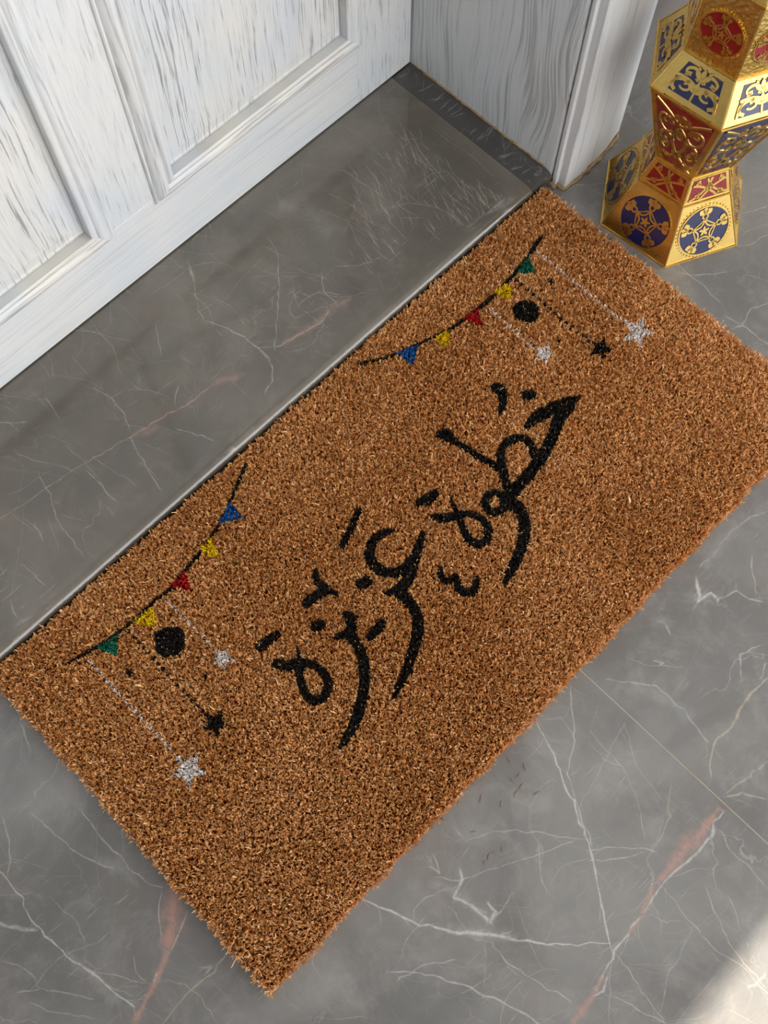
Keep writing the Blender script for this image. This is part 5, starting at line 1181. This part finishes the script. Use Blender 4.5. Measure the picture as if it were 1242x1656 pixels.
# ------------------------------------------------------------------ ramadan lantern
def mat_gold(name, emboss=0.0):
    t = NT(name)
    tc = t.n('ShaderNodeTexCoord')
    t.b.inputs['Metallic'].default_value = 1.0
    n1 = t.noise(tc.outputs['Object'], 35, 4)
    t.l(t.mix(n1, (0.62, 0.40, 0.10, 1), (0.80, 0.56, 0.19, 1)), t.b.inputs['Base Color'])
    t.l(t.math('ADD', t.math('MULTIPLY', n1, 0.16), 0.20), t.b.inputs['Roughness'])
    bp = t.n('ShaderNodeBump')
    if emboss:
        vo = t.n('ShaderNodeTexVoronoi'); vo.inputs['Scale'].default_value = 260
        t.l(tc.outputs['Object'], vo.inputs['Vector'])
        t.l(vo.outputs['Distance'], bp.inputs['Height'])
        bp.inputs['Strength'].default_value = emboss
        bp.inputs['Distance'].default_value = 0.0012
    else:
        t.l(t.noise(tc.outputs['Object'], 90, 3), bp.inputs['Height'])
        bp.inputs['Strength'].default_value = 0.12
        bp.inputs['Distance'].default_value = 0.001
    t.l(bp.outputs[0], t.b.inputs['Normal'])
    return t.m


M_GOLD = mat_gold('gold_sheet')
M_GOLDE = mat_gold('embossed_gold_sheet', 0.6)
M_BLUE = mat_simple('blue_plastic', lin(20, 23, 70), 0.25, var=0.12, scale=40, coat=0.3)
M_RED = mat_simple('red_plastic', lin(126, 8, 16), 0.25, var=0.12, scale=40, coat=0.3)
LC = (0.7784, 0.3099)
PHI = -2.5381
RINGS = [(0.0889, 0.0), (0.0573, 0.0672), (0.0450, 0.0982), (0.0810, 0.2159), (0.0564, 0.2543), (0.0550, 0.3375), (0.0400, 0.3780), (0.0300, 0.3900)]
lan = bpy.data.objects.new('lantern', None); COL.objects.link(lan)
lan.location = (LC[0], LC[1], 0.0)
lan.rotation_euler = (0, 0, PHI)
tag(lan, 'six-sided gold metal lantern with red and blue filigree panels beside the door', 'lantern')


class Face:
    """flat trapezoid of one lantern side; local u across, v up, n outward"""
    def __init__(self, lo, hi):
        (r0, z0), (r1, z1) = lo, hi
        a0, a1 = r0 * math.cos(math.pi / 6), r1 * math.cos(math.pi / 6)
        ang = math.pi / 6
        rad = Vector((math.cos(ang), math.sin(ang), 0)); self.U = Vector((-math.sin(ang), math.cos(ang), 0))
        A, B = rad * a0 + Vector((0, 0, z0)), rad * a1 + Vector((0, 0, z1))
        self.V = (B - A).normalized(); self.h = (B - A).length
        self.Nn = self.U.cross(self.V).normalized()
        if self.Nn.dot(rad) < 0 and abs(z1 - z0) > 1e-6: self.Nn = -self.Nn
        self.A = A; self.w0, self.w1 = r0, r1

    def p(self, u, v, n=0.0):
        return self.A + self.U * u + self.V * v + self.Nn * n

    def half(self, v):
        return (self.w0 + (self.w1 - self.w0) * v / self.h) / 2

    def q(self, a, b, mu, mv):
        """normalised (-1..1) to (u, v) inside margins"""
        v = mv + (b + 1) / 2 * (self.h - 2 * mv)
        return a * (self.half(v) - mu), v


class Relief:
    def __init__(self): self.V, self.F = [], []

    def prism(self, fc, outline, n0, n1):
        k = len(outline); b = len(self.V)
        self.V += [fc.p(u, v, n0) for u, v in outline] + [fc.p(u, v, n1) for u, v in outline]
        self.F.append(tuple(range(b + k, b + 2 * k)))
        for i in range(k):
            j = (i + 1) % k
            self.F.append((b + i, b + j, b + k + j, b + k + i))

    def strip(self, fc, pts, w, n0, n1, closed=False):
        n = len(pts); b = len(self.V)
        for i, (u, v) in enumerate(pts):
            if closed: p0, p1 = pts[i - 1], pts[(i + 1) % n]
            else: p0, p1 = pts[max(0, i - 1)], pts[min(n - 1, i + 1)]
            dx, dy = p1[0] - p0[0], p1[1] - p0[1]
            L = math.hypot(dx, dy) or 1
            ww = w(i / (n - 1)) if callable(w) else w
            nx, ny = -dy / L * ww / 2, dx / L * ww / 2
            self.V += [fc.p(u + nx, v + ny, n0), fc.p(u + nx * 0.82, v + ny * 0.82, n1), fc.p(u - nx * 0.82, v - ny * 0.82, n1), fc.p(u - nx, v - ny, n0)]
        for i in range(n if closed else n - 1):
            j = (i + 1) % n
            for k in range(3):
                self.F.append((b + i * 4 + k, b + i * 4 + k + 1, b + j * 4 + k + 1, b + j * 4 + k))

    def mesh(self, name):
        me = mesh(name, self.V, self.F)
        bm = bmesh.new(); bm.from_mesh(me); bmesh.ops.recalc_face_normals(bm, faces=bm.faces); bm.to_mesh(me); bm.free()
        return me


def circ(cx, cy, r, n=24, a0=0.0, a1=2 * math.pi, closed=True):
    m = n if closed else n - 1
    return [(cx + r * math.cos(a0 + (a1 - a0) * i / m), cy + r * math.sin(a0 + (a1 - a0) * i / m)) for i in range(n)]


def bez(p0, p1, p2, n=9):
    return [tuple((1 - t) ** 2 * p0[k] + 2 * t * (1 - t) * p1[k] + t * t * p2[k] for k in range(2)) for t in [i / (n - 1) for i in range(n)]]


def petal(cx, cy, ang, L, W, n=9):
    out = []
    for i in range(n):
        t = i / (n - 1)
        out.append((t * L, W * math.sin(math.pi * t) ** 0.8))
    out += [(x, -y) for x, y in out[-2:0:-1]]
    return [(cx + x * math.cos(ang) - y * math.sin(ang), cy + x * math.sin(ang) + y * math.cos(ang)) for x, y in out]


def tulip(rel, fc, x, y, ang, s, n0, n1):
    """little three-petalled flower with an eye"""
    for da, L, W in ((-0.95, 0.32, 0.13), (0, 0.28, 0.12), (0.95, 0.32, 0.13)):
        sx, sy = x + math.cos(ang + da) * 0.02 * s, y + math.sin(ang + da) * 0.02 * s
        rel.prism(fc, petal(sx + math.cos(ang) * 0.10 * s, sy + math.sin(ang) * 0.10 * s, ang + da, L * s, W * s), n0, n1)
    rel.strip(fc, circ(x, y, 0.115 * s, 12), 0.075 * s, n0, n1, True)


def filigree_round(fc, cu, cv, R):
    rel = Relief(); n0, n1 = 0.0004, 0.0013
    for k in range(5):
        a, b = math.radians(90 + 72 * k), math.radians(90 + 72 * (k + 1))
        m = (a + b) / 2
        P0 = (cu + 0.56 * R * math.cos(a), cv + 0.56 * R * math.sin(a)); P1 = (cu + 0.56 * R * math.cos(b), cv + 0.56 * R * math.sin(b))
        rel.strip(fc, bez(P0, (cu + 0.06 * R * math.cos(m), cv + 0.06 * R * math.sin(m)), P1, 11), 0.07 * R, n0, n1)
        S0 = (cu + 0.14 * R * math.cos(a), cv + 0.14 * R * math.sin(a))
        P2 = (cu + 0.62 * R * math.cos(m + 0.28), cv + 0.62 * R * math.sin(m + 0.28)); P3 = (cu + 0.62 * R * math.cos(m - 0.28), cv + 0.62 * R * math.sin(m - 0.28))
        rel.strip(fc, bez((cu + 0.50 * R * math.cos(a), cv + 0.50 * R * math.sin(a)), (cu + 0.38 * R * math.cos(m), cv + 0.38 * R * math.sin(m)), (cu + 0.50 * R * math.cos(b), cv + 0.50 * R * math.sin(b)), 8), 0.05 * R, n0, n1)
        tulip(rel, fc, cu + 0.62 * R * math.cos(a), cv + 0.62 * R * math.sin(a), a, 0.92 * R, n0, n1)
        rel.prism(fc, petal(cu, cv, a + math.pi / 5 * 0, 0.22 * R, 0.05 * R, 7), n0, n1 + 0.0002)
    rel.strip(fc, circ(cu, cv, R * 1.02, 40), 0.06 * R, 0.0, 0.0012, True)
    for i in range(44):
        a = 2 * math.pi * i / 44
        rel.prism(fc, circ(cu + 1.10 * R * math.cos(a), cv + 1.10 * R * math.sin(a), 0.032 * R, 5), 0.0002, 0.0009)
    return rel


def spiral(cx, cy, r0, r1, a0, a1, n=16):
    return [(cx + (r0 + (r1 - r0) * i / (n - 1)) * math.cos(a0 + (a1 - a0) * i / (n - 1)), cy + (r0 + (r1 - r0) * i / (n - 1)) * math.sin(a0 + (a1 - a0) * i / (n - 1))) for i in range(n)]


def filigree_scroll(fc, mu, mv, s):
    rel = Relief(); n0, n1 = 0.0004, 0.0013
    Q = lambda pts: [fc.q(a, b, mu, mv) for a, b in pts]
    taper = lambda t: s * (1.15 - 0.55 * t)
    for sx in (-1, 1):
        rel.strip(fc, Q([(sx * a, b) for a, b in spiral(0.52, -0.38, 0.50, 0.13, math.radians(-70), math.radians(330))]), taper, n0, n1)
        rel.strip(fc, Q([(sx * a, b) for a, b in spiral(0.55, 0.52, 0.46, 0.12, math.radians(215), math.radians(-120))]), taper, n0, n1)
        rel.strip(fc, Q([(sx * a, b) for a, b in bez((0.0, -0.1), (0.5, 0.25), (1.0, 0.05))]), s * 0.9, n0, n1)
        rel.strip(fc, Q([(sx * a, b) for a, b in bez((0.08, 0.35), (0.35, 0.75), (0.3, 1.05))]), s * 0.9, n0, n1)
        rel.strip(fc, Q([(sx * a, b) for a, b in bez((0.95, -1.0), (1.0, -0.4), (0.80, 0.05))]), s * 0.8, n0, n1)
        u, v = fc.q(sx * 0.52, -0.30, mu, mv); rel.prism(fc, petal(u, v, 1.57 + sx * 0.6, s * 2.2, s * 0.55, 6), n0, n1)
        u, v = fc.q(sx * 0.50, 0.56, mu, mv); rel.prism(fc, petal(u, v, 1.57 - sx * 2.2, s * 2.2, s * 0.55, 6), n0, n1)
    rel.strip(fc, Q([(0, -1.05), (0, -0.5), (0, 0.2), (0, 1.05)]), s * 0.7, n0, n1)
    for b, d in ((-0.45, 1.57), (0.40, 1.57)):
        u, v = fc.q(0, b, mu, mv)
        for da in (-0.9, 0, 0.9): rel.prism(fc, petal(u, v, d + da, s * 3.0, s * 0.7, 7), n0, n1 + 0.0002)
    return rel


def filigree_vine(fc, mu, mv, s):
    """flowering vine that climbs the tapering panel"""
    rel = Relief(); n0, n1 = 0.0004, 0.0013
    Q = lambda pts: [fc.q(a, b, mu, mv) for a, b in pts]
    for sx in (-1, 1):
        rel.strip(fc, Q([(sx * a, b) for a, b in bez((-0.95, -0.95), (0.25, -0.55), (0.30, -0.12), 12)]), s * 0.8, n0, n1)
        rel.strip(fc, Q([(sx * a, b) for a, b in bez((0.30, -0.12), (0.30, 0.25), (-0.05, 0.42), 10)]), s * 0.8, n0, n1)
        rel.strip(fc, Q([(sx * a, b) for a, b in spiral(0.62, 0.42, 0.40, 0.10, math.radians(-150), math.radians(170))]), lambda t: s * (0.9 - 0.3 * t), n0, n1)
        rel.strip(fc, Q([(sx * a, b) for a, b in spiral(0.62, -0.30, 0.40, 0.12, math.radians(150), math.radians(-190))]), lambda t: s * (0.9 - 0.3 * t), n0, n1)
        rel.strip(fc, Q([(sx * a, b) for a, b in bez((0.0, 0.45), (0.45, 0.75), (0.95, 0.98), 9)]), s * 0.8, n0, n1)
        for a, b, an, k in ((0.62, 0.42, 2.4, 5.5), (0.62, -0.32, 0.6, 5.0), (0.55, -0.74, -0.5, 5.0)):
            u, v = fc.q(sx * a, b, mu, mv)
            tulip(rel, fc, u, v, an if sx > 0 else math.pi - an, s * k, n0, n1)
    for b, k in ((-0.62, 5.0), (0.08, 6.0), (0.58, 7.5)):
        u, v = fc.q(0, b, mu, mv); tulip(rel, fc, u, v, 1.57, s * k, n0, n1)
    return rel


def filigree_cross(fc, mu, mv, s):
    rel = Relief(); n0, n1 = 0.0004, 0.0013
    Q = lambda pts: [fc.q(a, b, mu, mv) for a, b in pts]
    for sx in (-1, 1):
        rel.strip(fc, Q([(sx * a, b) for a, b in bez((-1, -0.9), (-0.1, -0.35), (0.15, 1.0), 9)]), s, n0, n1)
        rel.strip(fc, Q([(sx * a, b) for a, b in bez((-1, 0.55), (-0.1, 0.3), (0.45, -1.0), 9)]), s, n0, n1)
        for a, b, an in ((0.62, 0.62, 0.8), (0.55, -0.45, -0.9)):
            u, v = fc.q(sx * a, b, mu, mv)
            tulip(rel, fc, u, v, an if sx > 0 else math.pi - an, s * 4.4, n0, n1)
    u, v = fc.q(0, 0.0, mu, mv); tulip(rel, fc, u, v, 1.57, s * 4.6, n0, n1)
    return rel


def plate(fc, mu0, n0, n1):
    rel = Relief()
    rel.prism(fc, [(-fc.half(0) + mu0, 0.0003), (fc.half(0) - mu0, 0.0003), (fc.half(fc.h) - mu0, fc.h - 0.0003), (-fc.half(fc.h) + mu0, fc.h - 0.0003)], n0, n1)
    return rel


def inset_plate(fc, mu, mv):
    rel = Relief()
    o = [fc.q(a, b, mu, mv) for a, b in ((-1, -1), (1, -1), (1, 1), (-1, 1))]
    rel.prism(fc, o, -0.0004, 0.0005)
    return rel


LEVELS = ['round', 'cross', 'vine', 'scroll', 'round', 'plain', 'plain']
for L in range(7):
    fc = Face(RINGS[L], RINGS[L + 1])
    kind = LEVELS[L]
    me_plate = plate(fc, 0.0002, -0.0010, 0.0).mesh('panel')
    me_ins = me_fil = None
    if kind == 'round':
        R = 0.0300 if L == 0 else 0.0215
        cv = fc.h * (0.465 if L == 0 else 0.44)
        rel = Relief(); rel.prism(fc, circ(0, cv, R, 40), -0.0004, 0.0005)
        me_ins = rel.mesh('inset'); me_fil = filigree_round(fc, 0, cv, R).mesh('filigree')
    elif kind == 'cross':
        me_ins = inset_plate(fc, 0.0048, 0.0040).mesh('inset'); me_fil = filigree_cross(fc, 0.0048, 0.0040, 0.0027).mesh('filigree')
    elif kind == 'vine':
        me_ins = inset_plate(fc, 0.0055, 0.0070).mesh('inset'); me_fil = filigree_vine(fc, 0.0055, 0.0070, 0.0046).mesh('filigree')
    elif kind == 'scroll':
        me_ins = inset_plate(fc, 0.0110, 0.0068).mesh('inset'); me_fil = filigree_scroll(fc, 0.0110, 0.0068, 0.0036).mesh('filigree')
    for k in range(6):
        pn = link('panel', me_plate, M_GOLDE if L == 4 else M_GOLD, lan)
        pn.rotation_euler = (0, 0, math.pi / 3 * k)
        if me_ins:
            red = {0: False, 1: True, 2: k % 2 == 1, 3: False, 4: True}[L]
            nm = 'red' if red else 'blue'
            key = 'inset_' + nm
            if k == 0 or (L == 2 and k == 1):
                cpy = me_ins.copy(); cpy.materials.clear(); cpy.materials.append(M_RED if red else M_BLUE)
                if L == 2: me_b = dict(locals().get('me_b') or {}); me_b[red] = cpy
                else: me_b = {red: cpy}
            ins = link('inset', me_b[red], None, pn)
            ins['label'] = '%s backing behind the gold filigree' % nm
            link('filigree', me_fil, M_GOLD, pn)
# ridge strips along the edges and rings at the joints
for L in range(7):
    (r0, z0), (r1, z1) = RINGS[L], RINGS[L + 1]
    V, Fc = [], []
    A, B = Vector((r0, 0, z0)), Vector((r1, 0, z1))
    d = (B - A).normalized()
    s_ = Vector((0, 1, 0)); n_ = d.cross(s_).normalized()
    if n_.x < 0: n_ = -n_
    for P in (A, B):
        for k in range(6):
            a = math.pi * 2 * k / 6
            V.append(P + s_ * math.cos(a) * 0.0011 + n_ * (math.sin(a) * 0.0009))
    for k in range(6): Fc.append((k, (k + 1) % 6, 6 + (k + 1) % 6, 6 + k))
    Fc += [tuple(range(5, -1, -1)), tuple(range(6, 12))]
    me = mesh('ridge', V, Fc)
    bm = bmesh.new(); bm.from_mesh(me); bmesh.ops.recalc_face_normals(bm, faces=bm.faces); bm.to_mesh(me); bm.free()
    for v in me.vertices:
        if v.co.z < 0.0: v.co.z = 0.0
    for k in range(6):
        o = link('ridge', me, M_GOLD, lan); o.rotation_euler = (0, 0, math.pi / 3 * k)
for L, (r, z) in enumerate(RINGS):
    V, Fc = [], []
    hz = 0.0012
    sec = [(-0.0022, -hz), (0.0014, -hz), (0.0018, 0), (0.0014, hz), (-0.0022, hz)]
    for k in range(6):
        a = math.pi / 3 * k
        for dr, dz in sec:
            V.append(((r + dr) * math.cos(a), (r + dr) * math.sin(a), max(z + dz, 0.0 if L else 0.0)))
    n = len(sec)
    for k in range(6):
        for i in range(n):
            Fc.append((k * n + i, ((k + 1) % 6) * n + i, ((k + 1) % 6) * n + (i + 1) % n, k * n + (i + 1) % n))
    me = mesh('joint_band', V, Fc)
    bm = bmesh.new(); bm.from_mesh(me); bmesh.ops.recalc_face_normals(bm, faces=bm.faces); bm.to_mesh(me); bm.free()
    link('joint_band', me, M_GOLD, lan)
# domed cap and carrying ring
V, Fc = [], []
dome = [(0.0300, 0.3900), (0.0290, 0.4000), (0.0250, 0.4110), (0.0180, 0.4200), (0.0090, 0.4260), (0.0050, 0.4300), (0.0060, 0.4340), (0.0040, 0.4380), (0.0008, 0.4395)]
for r, z in dome: V += [(r * math.cos(2 * math.pi * i / 24), r * math.sin(2 * math.pi * i / 24), z) for i in range(24)]
for k in range(len(dome) - 1):
    for i in range(24): Fc.append((k * 24 + i, k * 24 + (i + 1) % 24, k * 24 + 24 + (i + 1) % 24, k * 24 + 24 + i))
Fc.append(tuple(range((len(dome) - 1) * 24, len(dome) * 24)))
link('dome_cap', mesh('dome_cap', V, Fc, True), M_GOLD, lan)
V, Fc = [], []
for i in range(28):
    a = 2 * math.pi * i / 28
    for j in range(8):
        b = 2 * math.pi * j / 8; rr = 0.019 + 0.0016 * math.cos(b)
        V.append((rr * math.cos(a), 0.0016 * math.sin(b), 0.4565 + rr * math.sin(a)))
for i in range(28):
    for j in range(8): Fc.append((i * 8 + j, ((i + 1) % 28) * 8 + j, ((i + 1) % 28) * 8 + (j + 1) % 8, i * 8 + (j + 1) % 8))
link('carrying_ring', mesh('carrying_ring', V, Fc, True), M_GOLD, lan)
